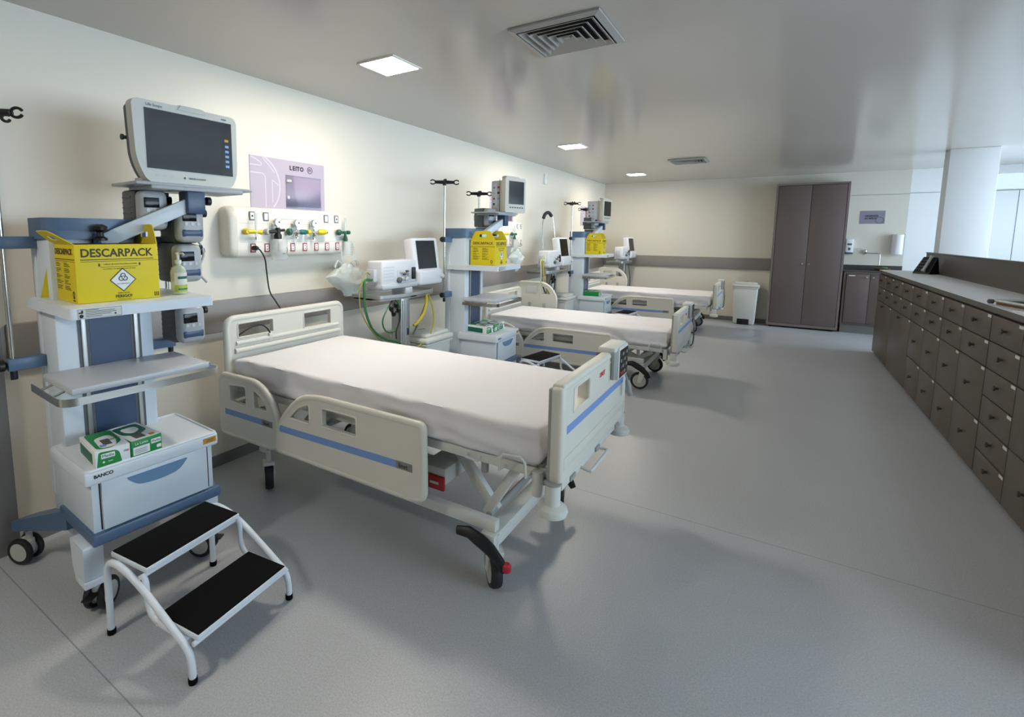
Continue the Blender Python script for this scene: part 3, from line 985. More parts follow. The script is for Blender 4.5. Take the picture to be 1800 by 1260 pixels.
# ------------------------------------------------------------------ monitors
def wide_monitor(label, loc, rz):
    t = thing('patient_monitor', label, 'patient monitor', loc, rz, 'patient monitors on the trolleys')
    b = MB('monbody', 'monside', 'black')
    out = round_poly([(-.205, .0), (.215, .0), (.252, .07), (.256, .345), (.235, .368), (-.24, .368), (-.258, .35), (-.25, .10)], [.04, .04, .05, .03, .03, .02, .02, .06], 5)
    b.prism(out, (), .05, None, face_px(.0, 0, 0.002))
    b.prism([(p[0]*.95, p[1]*.95 + .009) for p in out], (), .05, 'monside', face_px(-.05, 0, .002))
    out3 = round_poly([(-.19, .03), (.19, .03), (.19, .33), (-.19, .33)], .04)
    b.prism(out3, (), .03, 'monside', face_px(-.08, 0, 0))
    b.box(-.09, .03, -.20, .20, -.0, .03, None, bev=.008)
    b.prism(round_poly([(-.08, .362), (.08, .362), (.06, .379), (-.06, .379)], .008), (), .06, 'monbody', face_px(-.02, .02, 0))
    b.lathe([(.008, 0), (.008, .01), (.013, .012), (.013, .02)], 'black', 12, T(-.02, -.255, .20) @ rot(PI/2, 0, 0))
    o = b.build('housing', t)
    # bezel details
    sc_ = MB('screen', 'screenblk')
    sc_.box(.046, .0515, -.205, .165, .068, .335)
    sc_.box(.046, .0518, .165, .225, .068, .335, 'screenblk')
    s = sc_.build('screen', t, smooth=False)
    k = MB('amber', 'stripe', 'hub')
    k.box(.0515, .0525, .185, .205, .24, .252, 'amber')
    for i in range(5):
        k.box(.0515, .0525, .186, .206, .11 + i*.025, .122 + i*.025, 'stripe')
    k.build('touch_keys', s)
    fr = MB('hub', 'inkgrey', 'ink')
    fr.text('Life Scope', .018, face_px(.0505, -.16, .351), 'inkgrey')
    fr.text('NIHON KOHDEN', .011, face_px(.0505, .03, .036), 'ink')
    fr.prism([(-.006, 0), (.005, .006), (.005, -.006)], (), .0006, 'ink', face_px(.0505, -.035, .036))
    for i in range(3): fr.box(.05, .0512, -.17 + i*.035, -.155 + i*.035, .035, .041, 'hub')
    fr.text('wave', .014, face_px(.0505, .185, .351), 'ink')
    fr.build('bezel_lettering', t, smooth=False)
    hd = MB('hub')
    hd.prism(round_poly([(-.075, .352), (.075, .352), (.055, .376), (-.055, .376)], .012), (), .006, None, face_px(.047, .02, 0))
    hd.build('alarm_lamp', t)
    return t
wide_monitor('wide patient monitor with dark screen on the nearest trolley', (.565, 1.398, 1.777), 0)

def deep_monitor(label, loc, rz, w=.37, depth=.2):
    t = thing('patient_monitor', label, 'patient monitor', loc, rz, 'patient monitors on the trolleys')
    h = .35
    b = MB('monwarm', 'monside')
    out = round_poly([(-w/2, .0), (w/2, .0), (w/2, h), (-w/2, h)], [.02, .02, .03, .03], 5)
    b.prism(out, (), .045, None, face_px(.0, 0, .0))
    b.box(-depth, .0, -w/2 + .012, w/2 - .012, .008, h - .03, None, bev=.012)
    b.prism(round_poly([(-w/2 + .03, h - .005), (w/2 - .05, h - .005), (w/2 - .09, h + .016), (-w/2 + .05, h + .016)], .01), (), .05, None, face_px(-.03, 0, 0))
    b.tube([(-.03, -w/2 - .0005, .01), (-.03, -w/2 - .0005, h - .02)], .003, 'monside', 6)
    b.build('housing', t)
    s = MB('screen', 'vgrey')
    s.box(.04, .0465, -w/2 + .055, w/2 - .03, .085, h - .035)
    s.build('screen', t, smooth=False)
    k = MB('monside', 'vgrey')
    for i in range(6):
        k.box(.044, .048, -w/2 + .07 + i*.04, -w/2 + .095 + i*.04, .045, .058, 'monside', bev=.002)
    k.build('front_keys', t)
    p = MB('hub', 'black', 'vgrey', 'red', 'stripe')
    p.box(-depth + .01, -.06, -w/2 + .004, -w/2 + .014, .05, h - .05, 'vgrey', bev=.003)
    for i in range(4):
        for j in range(2):
            x = -depth + .045 + j*.055; z = .085 + i*.055
            p.lathe([(.012, 0), (.012, .004), (.006, .006)], ('black', 'stripe', 'hub', 'red')[(i*3 + j*2) % 4], 10, T(x, -w/2 + .006, z) @ rot(PI/2, 0, 0))
    p.build('socket_panel', t)
    return t
deep_monitor('box-shaped patient monitor on the middle trolley', (.73, 4.72, 1.777), math.radians(-12), w=.335, depth=.15)
deep_monitor('box-shaped patient monitor on the farthest trolley', (.68, 8.20, 1.777), math.radians(-6), w=.36, depth=.22)

# ------------------------------------------------------------------ infusion pumps
def pump(label, loc, rz, h=.19):
    t = thing('infusion_pump', label, 'infusion pump', loc, rz, 'infusion pumps on the trolley poles')
    b = MB('dark', 'monside')
    b.box(-.10, .05, -.062, .062, -h/2, h/2, None, bev=.014, seg=3)
    for i in range(6):
        b.box(-.085, .02, -.0645, -.06, -h/2 + .03 + i*h*.13, -h/2 + .036 + i*h*.13, 'monside')
    b.build('back_shell', t)
    f = MB('pumpshell')
    f.box(.045, .13, -.060, .060, -h/2 + .004, h/2 - .004, None, bev=.028, seg=4)
    fo = f.build('front_shell', t)
    d = MB('cartdeep', 'screen', 'vgrey')
    d.box(.10, .1315, -.05, .05, -h*.36, -h*.12, 'cartdeep', bev=.012)
    d.box(.09, .1312, -.045, .02, h*.05, h*.3, 'screen', bev=.003)
    for i in range(3): d.lathe([(.008, 0), (.008, .003)], 'vgrey', 10, T(.1305, -.03 + i*.028, -h*.01) @ rot(0, PI/2, 0))
    d.build('control_face', fo)
    c = MB('black', 'dark')
    c.box(-.14, -.10, -.03, .03, -.03, .03, 'dark', bev=.005)
    c.build('pole_clamp', t)
    c = MB('black'); c.lathe([(.007, 0), (.007, .03), (.019, .034), (.019, .05)], 'black', 12, T(.03, .06, h*.28) @ rot(-PI/2, 0, 0)); c.build('clamp_knob', t)
    c = MB('black'); c.cyl((.08, .045, h*.40), (.08, .08, h*.40), .009, 'black', 10); c.build('release_button', t)
    return t
px1 = loc_on(T1L, T1R, -.318, .535, 0)
p1 = pump('dark-sided infusion pump just below the blue arm joint of the nearest trolley', (px1[0], px1[1] + .02, 1.595), math.radians(-6))
dup(p1, (px1[0] - .07, px1[1] - .115, 1.655), math.radians(-6), 'dark-sided infusion pump behind the monitor arm, topmost of the nearest trolley')
dup(p1, (px1[0], px1[1], 1.405), math.radians(-6), 'dark-sided infusion pump beside the gel bottle on the nearest trolley pole')
dup(p1, (px1[0], px1[1], 1.105), math.radians(-6), 'dark-sided infusion pump hanging below the shelf of the nearest trolley')
px2 = loc_on(T2L, T2R, -.318, .535, 0)
dup(p1, (px2[0] - .08, px2[1], 1.725), math.radians(-22), 'grey infusion pump high on the middle trolley pole, below the black hooks')
dup(p1, (px2[0] - .06, px2[1], 1.53), math.radians(-14), 'grey infusion pump just above the yellow box on the middle trolley')
px3 = loc_on(T3L, T3R, -.318, .535, 0)
dup(p1, (px3[0] - .06, px3[1], 1.745), math.radians(-22), 'grey infusion pump high on the farthest trolley pole')
dup(p1, (px3[0] - .04, px3[1], 1.55), math.radians(-14), 'grey infusion pump just above the yellow box on the farthest trolley')
for x in (px1, px2, px3):
    pass
tb = MB('hub')
tb.tube(catmull([(px1[0] + .06, px1[1] + .06, 1.53), (px1[0] + .07, px1[1] + .09, 1.45), (px1[0] + .05, px1[1] + .07, 1.36), (px1[0] + .07, px1[1] + .10, 1.30)], 6), .006, None, 8)
one(tb, 'infusion_line', 'thin grey tubing loop beside the pumps of the nearest trolley', 'tube')

# ------------------------------------------------------------------ sharps boxes
def sharps_box(label, loc, rz, fold=52):
    t = thing('sharps_box', label, 'sharps container', loc, rz, 'yellow cardboard sharps boxes')
    W, D, H = .308, .28, .236      # y, -x, z
    b = MB('yellow', 'yellowdk', 'paper', 'ink', 'gap')
    b.box(-D, 0, 0, W, 0, H, None, bev=.003)
    b.box(-D + .01, -.01, .01, W - .01, H - .002, H + .0012, 'gap')
    b.build('carton', t)
    fp = MB('yellowdk', 'paper', 'ink')
    F = lambda y, z: face_px(.0004, y, z)
    fp.text('DESCARPACK', .046, F(.152, .2), 'yellowdk', sx=.93, bold=.001)
    fp.box(.0, .0008, .018, W - .004, .1665, .168)
    fp.box(.0, .0008, .018, W - .02, .1735, .1765)
    fp.text('coletor de material perfurocortante', .0085, F(.16, .155), 'yellowdk')
    fp.box(.0, .0008, .085, .225, .143, .1445)
    fp.text('uso exclusivo em estabelecimentos de saude', .0068, F(.155, .136), 'yellowdk')
    for y in (.082, .232): fp.box(0, .0008, y - .003, y + .003, .147, .158)
    fp.build('front_lettering', t, smooth=False)
    fp = MB('yellowdk', 'paper', 'ink')
    d = .05; c = (.165, .088)
    dia = lambda r: [(r, 0), (0, r), (-r, 0), (0, -r)]
    fp.prism(dia(d), (), .0006, 'yellowdk', F(*c))
    fp.prism(dia(d*.9), (), .0010, 'paper', F(*c))
    # biohazard trefoil
    for k in range(3):
        a = PI/2 + k*2*PI/3
        q = (c[0] + .0085*math.cos(a), c[1] + .010 + .0085*math.sin(a))
        n = 18; g = a + PI
        arc = [(0, .0085*math.cos(u), .0085*math.sin(u)) for u in [a - 2.3 + 4.6*i/n - 0 for i in range(n + 1)]]
        fp.tube([(.0016, q[0] + p[1], q[1] + p[2]) for p in arc], .0016, 'ink', 6)
    fp.tube([(.0016, c[0] + .0055*math.cos(u*.5236), c[1] + .010 + .0055*math.sin(u*.5236)) for u in range(12)], .0011, 'ink', 5, closed=True)
    fp.text('RISCO BIOLOGICO', .0055, face_px(.0014, c[0], c[1] - .016), 'ink')
    fp.build('hazard_label', t, smooth=False)
    fp = MB('yellowdk')
    fp.text('INFECTANTE', .0075, F(c[0], .033), 'yellowdk')
    fp.text('PERIGO!', .017, F(c[0], .019), 'yellowdk', bold=.0006)
    fp.text('MANTER EM LUGAR SEGURO', .004, F(c[0], .007), 'yellowdk')
    for i in range(3):
        for j in range(3):
            fp.box(0, .0008, W - .024 + i*.007, W - .019 + i*.007, .010 + j*.006, .0145 + j*.006)
    fp.build('warning_lettering', t, smooth=False)
    sp = MB('yellowdk', 'ink')
    S = lambda x, z: face_ny(x, -.0004, z)
    sp.text('DESCARPACK', .034, S(-.125, .205), 'yellowdk', sx=.98, bold=.0008)
    sp.box(-D + .012, -.004, -.0008, 0, .1735, .1765); sp.box(-D + .012, -.004, -.0008, 0, .1665, .168)
    random.seed(3)
    for cx in (-.215, -.12):
        z = .158
        for blk in range(5):
            for ln in range(3):
                w = random.uniform(.03, .075)
                sp.box(cx - .012, cx - .012 + w, -.0007, 0, z, z + .0028); z -= .0062
            z -= .005
    sp.prism([(.011*math.cos(u*.35), .016*math.sin(u*.35)) for u in range(18)], [[(.006*math.cos(u*.35), .009*math.sin(u*.35)) for u in range(18)]], .0006, 'ink', S(-.035, .034))
    sp.text('INMETRO', .006, S(-.035, .011), 'ink')
    sp.build('side_print', t, smooth=False)
    # handle flaps: left one folded out, right one upright
    hl = MB('yellow', 'gap')
    prof = round_poly([(-.125, 0), (.125, 0), (.075, .088), (-.075, .088)], [0, 0, .018, .018])
    hole = round_poly([(-.035, .03), (.035, .03), (.035, .055), (-.035, .055)], .006)
    A = Matrix(((1, 0, 0, -.125), (0, 0, -1, .002), (0, 1, 0, H - .002), (0, 0, 0, 1)))
    tilt = T(-.125, 0, H) @ Matrix.Rotation(math.radians(fold), 4, 'X') @ T(.125, 0, -H)
    hl.prism(prof, [hole], .003, None, tilt @ A)
    hl.build('handle_flap', t, smooth=False)
    hr = MB('yellow', 'gap')
    A2 = Matrix(((1, 0, 0, -.125), (0, 0, -1, W), (0, 1, 0, H - .002), (0, 0, 0, 1)))
    tilt2 = T(-.125, W, H) @ Matrix.Rotation(math.radians(-4), 4, 'X') @ T(.125, -W, -H)
    hr.prism(prof, [hole], .003, None, tilt2 @ A2)
    hr.build('handle_flap', t, smooth=False)
    lf = MB('yellow')
    lf.add([(-D + .005, 0, H - .01), (-D + .005, -.05, .008), (-D + .005, .0, .008), (-D + .002, 0, H - .01), (-D + .002, -.05, .008), (-D + .002, .0, .008)],
           [(0, 1, 2), (5, 4, 3), (0, 3, 4, 1), (1, 4, 5, 2), (2, 5, 3, 0)])
    lf.build('side_flap', t, smooth=False)
    return t
sb = sharps_box('yellow sharps box on the shelf of the nearest trolley', (.735, .838, 1.2655), math.radians(-4))
sb2 = sharps_box('yellow sharps box on the shelf of the middle trolley', (.845, 4.15, 1.2655), math.radians(6), 4)
dup(sb2, (.81, 7.70, 1.2655), math.radians(5), 'yellow sharps box on the shelf of the farthest trolley')

# ------------------------------------------------------------------ gel bottles
def gel_bottle(label, loc, rz=0):
    t = thing('gel_bottle', label, 'gel bottle', loc, rz, 'hand gel bottles')
    b = MB('gel')
    b.lathe([(.030, 0), (.034, .004), (.034, .105), (.028, .125), (.013, .135), (.013, .145)], None, 22)
    b.build('bottle', t)
    l = MB('gelgreen', 'label', 'greendk')
    n = 16
    def band(z0, z1, m, a0=-1.35, a1=1.35, r=.0346):
        V = []; F = []
        for i in range(n + 1):
            a = a0 + (a1 - a0)*i/n
            V += [(r*math.cos(a), r*math.sin(a), z0), (r*math.cos(a), r*math.sin(a), z1)]
        for i in range(n): F.append((2*i, 2*i+2, 2*i+3, 2*i+1))
        l.add(V, F, m)
    band(.012, .045, 'gelgreen'); band(.045, .10, 'label'); band(.072, .084, 'greendk', -.9, .9, .035); band(.022, .028, 'greendk', -.9, .6, .035)
    l.build('bottle_label', t)
    p = MB('label')
    p.lathe([(.015, .142), (.015, .158), (.006, .16), (.006, .185), (.011, .186), (.011, .194)], None, 14)
    p.tube([(0, 0, .19), (.03, 0, .19), (.036, 0, .183)], .0045, None, 8)
    p.build('pump_head', t)
    return t
gb = gel_bottle('clear hand gel bottle with green label beside the nearest sharps box', (.70, 1.262, 1.2655), .3)
dup(gb, (.74, 4.475, 1.2655), .3, 'clear hand gel bottle on the shelf of the middle trolley')

# ------------------------------------------------------------------ glove boxes
def glove_box(label, loc, rz, style=0):
    t = thing('glove_box', label, 'glove box', loc, rz, 'green and white glove boxes')
    W, D, H = .122, .225, .07
    b = MB('paper', 'green', 'greendk', 'ink', 'label', 'stripe', 'inkgrey', 'redlogo')
    b.box(-D, 0, 0, W, 0, H, 'paper' if style == 0 else 'green', bev=.0015)
    b.build('carton', t)
    p = MB('paper', 'green', 'greendk', 'ink', 'stripe', 'inkgrey', 'redlogo', 'amber')
    if style == 0:
        p.prism(round_poly([(.004, .002), (.092, .002), (.082, .058), (.012, .064)], [.004, .01, .02, .01]), (), .0005, 'green', face_px(.0002, 0, 0))
        p.prism(rect2(.02, .034, .068, .054, .003), (), .0009, 'paper', face_px(.0002, 0, 0))
        p.text('Medix', .017, face_px(.0012, .044, .044), 'ink')
        p.text('100', .012, face_px(.0006, .106, .044), 'ink'); p.text('P', .012, face_px(.0006, .116, .043), 'redlogo')
        p.disc((.028, .02), .004, 'paper', 10, face_px(.0008, 0, 0)); p.text('latex', .008, face_px(.0008, .052, .02), 'paper')
        p.box(-D + .01, -.04, -.0007, 0, .006, .05, 'greendk')
        p.prism(round_poly([(-D + .004, .012), (-.02, .012), (-.004, .06), (-.06, .11), (-D + .004, .11)], .02), [round_poly([(-.15, .03), (-.02, .025), (-.015, .08), (-.10, .10), (-.17, .09)], .025)], .0005, 'green', face_pz(0, 0, H + .0002))
        p.box(-.12, -.05, .045, .075, H, H + .0008, 'inkgrey')
        p.box(-.06, -.035, .03, .05, H, H + .0009, 'stripe')
        p.text('NITRIL', .014, face_pz(-.10, .095, H + .001, PI/2), 'inkgrey')
    else:
        p.prism(rect2(.006, .008, .072, .042, .002), (), .0005, 'paper', face_px(.0002, 0, 0))
        p.text('Le Latex', .015, face_px(.0008, .04, .055), 'paper')
        p.prism(rect2(.078, .036, .118, .056, .003), (), .0005, 'paper', face_px(.0002, 0, 0))
        p.text('Medix', .014, face_px(.0008, .098, .046), 'ink')
        p.prism(rect2(.10, .012, .118, .026, .003), (), .0005, 'paper', face_px(.0002, 0, 0))
        for i in range(3): p.box(.0, .001, .012, .06, .015 + i*.007, .017 + i*.007, 'inkgrey')
        p.box(-D + .003, -.003, .003, W - .003, H, H + .0006, 'paper')
        p.prism(round_poly([(-D + .02, .01), (-.10, .01), (-.05, .05), (-.10, .11), (-D + .02, .11)], .02), (), .0009, 'greendk', face_pz(0, 0, H))
        p.prism(round_poly([(-D + .05, .03), (-.12, .03), (-.09, .05), (-.12, .09), (-D + .05, .09)], .02), (), .0013, 'paper', face_pz(0, 0, H))
        p.box(-.04, -.015, .085, .105, H, H + .0012, 'amber')
        p.box(-.08, -.02, .03, .07, H, H + .001, 'inkgrey')
    p.build('box_print', t, smooth=False)
    return t
ga = glove_box('white and green glove box at the front left of the nearest trolley lid', (.842, .815, .6185), math.radians(-8), 0)
gB = glove_box('green glove box with white panel beside the white one, nearest trolley', (.857, .942, .6185), math.radians(0), 1)
dup(ga, (.80, 4.08, .6185), math.radians(-6), 'green and white glove box at the left on the middle trolley lid')
dup(gB, (.815, 4.215, .6185), math.radians(5), 'green glove box in the middle on the middle trolley lid')
dup(ga, (.80, 4.345, .6185), math.radians(2), 'green and white glove box at the right on the middle trolley lid')
dup(gB, (.80, 7.66, .6185), math.radians(4), 'green glove box on the lid of the farthest trolley')
dup(ga, (.78, 7.80, .6185), math.radians(4), 'white and green glove box on the lid of the farthest trolley')
# ------------------------------------------------------------------ bed-head gas panels and what hangs on them
def gas_panel(label, loc):
    """local y=0 at the panel's near end, z=0 at its bottom, face at x=.12"""
    t = thing('bedhead_panel', label, 'medical gas panel', loc, 0, 'medical gas panels over the beds')
    prof = round_poly([(0, 0), (.105, .0), (.12, .04), (.12, .28), (.075, .335), (0, .335)], [.005, .02, .02, .05, .04, .005], 5)   # x,z
    b = MB('gasbody')
    XZ = Matrix(((1, 0, 0, 0), (0, 0, 1, .055), (0, 1, 0, 0), (0, 0, 0, 1)))
    b.prism(prof, (), .925, None, XZ)
    for z in (.10, .225):
        b.box(.119, .1212, .07, .96, z - .001, z + .001, 'hub')
    b.build('body', t, ang=50)
    for y0, s in ((.055, -1), (.98, 1)):
        e = MB('gasend')
        n = len(prof)
        V = []; F = []
        cx, cz = .06, .165
        for k in range(5):
            a = k/4*PI/2
            sc2 = .62 + .38*math.cos(a); off = math.sin(a)*.055
            for p in prof:
                V.append((max(0, cx + (p[0]-cx)*sc2) if p[0] > .001 else 0, y0 + s*off, cz + (p[1]-cz)*(.75 + .25*math.cos(a))))
        for k in range(4):
            for i in range(n):
                j = (i+1) % n
                f = (k*n+i, k*n+j, (k+1)*n+j, (k+1)*n+i)
                F.append(f if s < 0 else f[::-1])
        last = tuple(4*n + i for i in range(n))
        F.append(last if s < 0 else last[::-1])
        e.add(V, F)
        e.build('end_cap', t, ang=60)
    l = MB('whitewall')
    l.box(.118, .122, .375, .715, .258, .29, None, bev=.003, X=T(0, 0, 0))
    l.build('light_strip', t)
    for i, (y, z, m) in enumerate([(.165, .273, 'sockgrey'), (.273, .271, 'sockgrey'), (.817, .272, 'sockgrey'), (.925, .272, 'sockgrey')] +
                                  [(y, .061, 'sockred') for y in (.165, .274, .383, .492, .603, .713, .822, .93)]):
        s = MB(m, 'paper', 'ink')
        if z > .2:
            s.box(.116, .1235, y - .022, y + .022, z - .03, z + .03, None, bev=.003)
            s.box(.12, .1245, y - .014, y + .014, z - .022, z + .022, 'paper', bev=.002)
            s.box(.12, .1252, y - .006, y + .006, z - .006, z + .006, 'ink') if i in (0, 3) else None
        else:
            s.box(.116, .1235, y - .021, y + .021, z - .03, z + .03, None, bev=.003)
            s.box(.12, .1245, y - .013, y + .013, z - .022, z + .022, 'paper', bev=.002)
            for q in (-.01, .01): s.box(.123, .1252, y - .004, y + .004, z + q - .003, z + q + .003, 'ink')
        s.build('socket', t)
    return t
GY, GZ = 1.918, 1.392
gas_panel('long white medical gas panel with gauges on the wall above the nearest bed', (0, GY, GZ))
gas_panel('medical gas panel partly hidden behind the middle trolley', (0, GY + 3.42, GZ))

def gauge(mb, x, y, z, r=.026):
    X = T(x, y, z) @ rot(0, PI/2, 0)
    mb.lathe([(r, 0), (r*1.08, .004), (r*1.08, .022), (r*.98, .026)], 'chrome', 22, X)
    mb.lathe([(r*.92, .0255), (r*.92, .0268)], 'gauge', 22, X)
    mb.box(x + .0265, x + .0275, y - .001, y + .012, z - .001, z + .008, 'ink')

def knob_x(mb, x, y, z, r, m, L=.03):
    mb.lathe([(r*.6, 0), (r, .006), (r, L*.7), (r*.7, L)], m, 16, T(x, y, z) @ rot(0, PI/2, 0))

zz = GZ + .17
fx = .12
# yellow air flowmeter
t = thing('air_flowmeter', 'yellow air flowmeter with clear tube at the left end of the nearest gas panel', 'flowmeter', (fx, 2.045, zz))
m = MB('valveyel'); knob_x(m, .0, -.022, 0, .02, 'valveyel', .04); m.tube([(.03, -.02, 0), (.04, .04, 0), (.045, .075, -.004)], [.014, .013, .017], 'valveyel', 12); m.build('valve', t)
m = MB('milky', 'chrome'); m.cyl((.045, .035, -.05), (.045, .035, .12), .009, None, 12); m.cyl((.045, .035, -.055), (.045, .035, -.035), .011, 'chrome', 12); m.build('flow_tube', t)
# suction regulator with jar
t = thing('suction_regulator', 'suction regulator with black body, gauge and clear jar on the nearest gas panel', 'suction unit', (fx, 2.25, zz))
m = MB('monside'); knob_x(m, 0, -.065, 0, .022, 'hub', .035); m.cyl((.03, -.06, 0), (.045, -.01, 0), .012, 'ink', 10)
m.lathe([(.02, -.05), (.026, -.045), (.026, -.02), (.018, -.012), (.018, .02), (.012, .03)], 'black', 16, T(.045, 0, 0)); m.cyl((.045, -.0, .008), (.045, .055, .012), .01, 'black', 10); m.build('regulator_body', t)
m = MB('chrome'); gauge(m, .03, .0, .062); m.cyl((.045, 0, .025), (.045, 0, .045), .007, 'chrome', 8); m.build('pressure_gauge', t)
m = MB('milky', 'ink'); m.lathe([(.05, -.195), (.054, -.19), (.054, -.065), (.046, -.05), (.03, -.048)], None, 24, T(.05, 0.005, 0)); jar = m.build('suction_jar', t)
m = MB('inkgrey'); m.box(.1035, .1045, -.012, .01, -.15, -.145); m.tube([(.1045, .022, -.15), (.1045, .03, -.12), (.1045, .022, -.105)], .0018, None, 6); m.build('scale_print', jar)
# oxygen regulator (green) and air regulator (teal/yellow) with gauges
t = thing('oxygen_regulator', 'green ball regulator with chrome gauge, centre of the nearest gas panel', 'gas regulator', (fx, 2.36, zz))
m = MB('valvegrn'); m.lathe([(.004, -.026), (.018, -.02), (.026, 0), (.018, .02), (.004, .026)], 'valvegrn', 18, T(.03, 0, 0)); m.cyl((0, 0, 0), (.03, 0, 0), .012, 'chrome', 10); m.build('valve', t)
m = MB('chrome'); m.cyl((.035, .02, 0), (.035, .085, 0), .008, None, 10); m.lathe([(.012, -.045), (.012, -.02), (.008, -.015), (.008, .03)], 'chrome', 12, T(.035, .062, 0)); gauge(m, .022, .065, .06); m.build('pressure_gauge', t)
m = MB('valveteal'); m.tube([(.035, .085, 0), (.035, .10, 0), (.035, .135, 0), (.035, .145, 0)], [.01, .019, .019, .015], None, 14); m.build('outlet_knob', t)
t = thing('air_regulator', 'yellow regulator with chrome gauge, right of the green one on the nearest gas panel', 'gas regulator', (fx, 2.535, zz))
m = MB('valveyel'); m.tube([(.035, -.018, 0), (.035, .005, 0), (.035, .012, 0)], [.015, .018, .014], None, 12); m.cyl((0, 0, 0), (.035, 0, 0), .012, 'chrome', 10); m.build('valve', t)
m = MB('chrome'); m.cyl((.035, .01, 0), (.035, .085, 0), .008, None, 10); m.lathe([(.012, -.055), (.012, -.02), (.008, -.015), (.008, .03)], 'chrome', 12, T(.035, .045, 0)); gauge(m, .022, .048, .062); m.build('pressure_gauge', t)
m = MB('valveyel', 'black'); m.tube([(.035, .085, 0), (.035, .10, 0), (.035, .15, .002), (.035, .165, 0)], [.01, .021, .022, .014], None, 14); m.cyl((.035, .165, 0), (.035, .178, -.004), .008, 'black', 8); m.build('outlet_knob', t)
# oxygen flowmeter with humidifier bottle, and the same at the middle bed
def humidifier(label, y, g):
    t = thing('oxygen_flowmeter', label, 'flowmeter', (fx, y, zz), 0, g)
    m = MB('valvegrn'); m.lathe([(.004, -.024), (.016, -.02), (.024, 0), (.016, .02), (.004, .024)], 'valvegrn', 18, T(.03, 0, 0)); m.cyl((0, 0, 0), (.03, 0, 0), .012, 'chrome', 10)
    m.cyl((.035, .015, 0), (.035, .10, 0), .011, None, 12); m.cyl((.035, .085, 0), (.035, .11, 0), .015, None, 12)
    m.lathe([(.009, .01), (.013, 0), (.01, -.02), (.013, -.03), (.02, -.055), (.016, -.07)], 'valvegrn', 14, T(.035, .065, 0)); m.build('valve', t)
    m = MB('milky', 'chrome'); m.cyl((.035, .065, .01), (.035, .065, .115), .008, None, 12); m.build('flow_tube', t)
    m = MB('milky'); m.lathe([(.036, -.185), (.039, -.18), (.039, -.09), (.03, -.075), (.018, -.07)], None, 20, T(.04, .085, 0)); b = m.build('humidifier_bottle', t)
    m = MB('inkgrey'); 
    for i in range(3): m.box(.0795, .0805, .075, .10, -.12 - i*.018, -.1175 - i*.018)
    m.box(.0795, .0805, .12 - .011, .1105, -.17, -.11, 'redlogo'); m.build('scale_print', b)
    return t
humidifier('green oxygen flowmeter with clear bottle at the right end of the nearest gas panel', 2.84, 'green oxygen flowmeters')
humidifier('green oxygen flowmeter on the wall right of the middle sharps box', 5.93, 'green oxygen flowmeters')
t = thing('air_flowmeter', 'yellow air flowmeter on the wall right of the middle sharps box', 'flowmeter', (fx, 5.62, zz))
m = MB('valveyel'); knob_x(m, .0, .03, 0, .02, 'valveyel', .04); m.tube([(.03, .03, 0), (.04, .10, 0), (.045, .16, .0)], [.014, .013, .017], 'valveyel', 12); m.build('valve', t)

# clear plastic bags hanging from the flowmeters
def plastic_bag(label, loc, seed, sy=1):
    """crumpled clear bag; built around its hanging point"""
    mb = MB('bag')
    nu, nv = 40, 26
    V = []; F = []
    for k in range(nv + 1):
        v = k/nv
        z = -.05 - .27*v
        half = (.03 + .20*min(1, v*2.4)*(1 - max(0, v - .45)*1.35)) * sy
        cy = .055 + .03*v
        th = .012 + .05*math.sin(PI*min(1, v*1.05))
        for i in range(nu):
            a = 2*PI*i/nu
            y = cy + half*math.cos(a)*(1 + .05*math.sin(a*3 + v*7))
            x = .035 + th*math.sin(a)
            n1 = noise.noise(Vector((y*14 + seed, z*14, a)))
            n2 = noise.noise(Vector((y*34 + seed, z*30, a*2 + 4)))
            zz_ = z + .03*n1 - .05*abs(math.cos(a))*math.cos(a)*(v*.3) + .055*abs(math.cos(a))**2*v
            V.append((max(.004, x + .028*n1 + .012*n2), y + .012*n2, zz_))
    for k in range(nv):
        for i in range(nu):
            j = (i+1) % nu
            F.append((k*nu+i, k*nu+j, (k+1)*nu+j, (k+1)*nu+i))
    F.append(tuple(range(nu))); F.append(tuple(nv*nu + i for i in range(nu-1, -1, -1)))
    mb.add(V, F)
    mb.tube(catmull([(.035, .0, .10), (.035, .0, .0), (.035, .02, -.06), (.03, .05, -.12)], 5), .006, 'milky', 8)
    for s in (-1, 1):
        mb.tube(catmull([(.03, .04 + s*.03, -.045), (.03, .06 + s*.10, -.02), (.03, .06 + s*.13, -.07)], 5), [.006]*5 + [.01]*6, 'bag', 6)
    return one(mb, 'plastic_bag', label, 'plastic bag', loc, 0, 'clear plastic bags', ang=28)
plastic_bag('crumpled clear plastic bag hanging below the nearest gas panel', (.13, 2.85, 1.36), 2.0)
plastic_bag('crumpled clear plastic bag hanging right of the middle sharps box', (.135, 5.96, 1.40), 9.0, .85)

# power cords
m = MB('black')
m.lathe([(.014, -.02), (.017, -.014), (.017, .012), (.010, .03)], None, 12, T(.137, 2.085, 1.453) @ rot(0, PI/2, 0))
m.tube(catmull([(.16, 2.087, 1.453), (.175, 2.10, 1.435), (.17, 2.135, 1.38), (.155, 2.155, 1.30), (.15, 2.178, 1.16), (.17, 2.21, 1.085), (.22, 2.24, .98), (.24, 2.22, .86), (.245, 2.12, .78)], 7), .0048, None, 8)
one(m, 'power_cord', 'black power cord from the nearest gas panel down behind the headboard', 'power cord')
m = MB('black')
m.tube(catmull([(.27, 1.80, .90), (.315, 1.83, .935), (.325, 1.90, .967), (.325, 1.97, .972), (.325, 2.01, .95), (.345, 2.025, .915)], 7), .0045, None, 8)
one(m, 'bed_cable', 'short black cable looping through the left opening of the nearest headboard', 'cable')

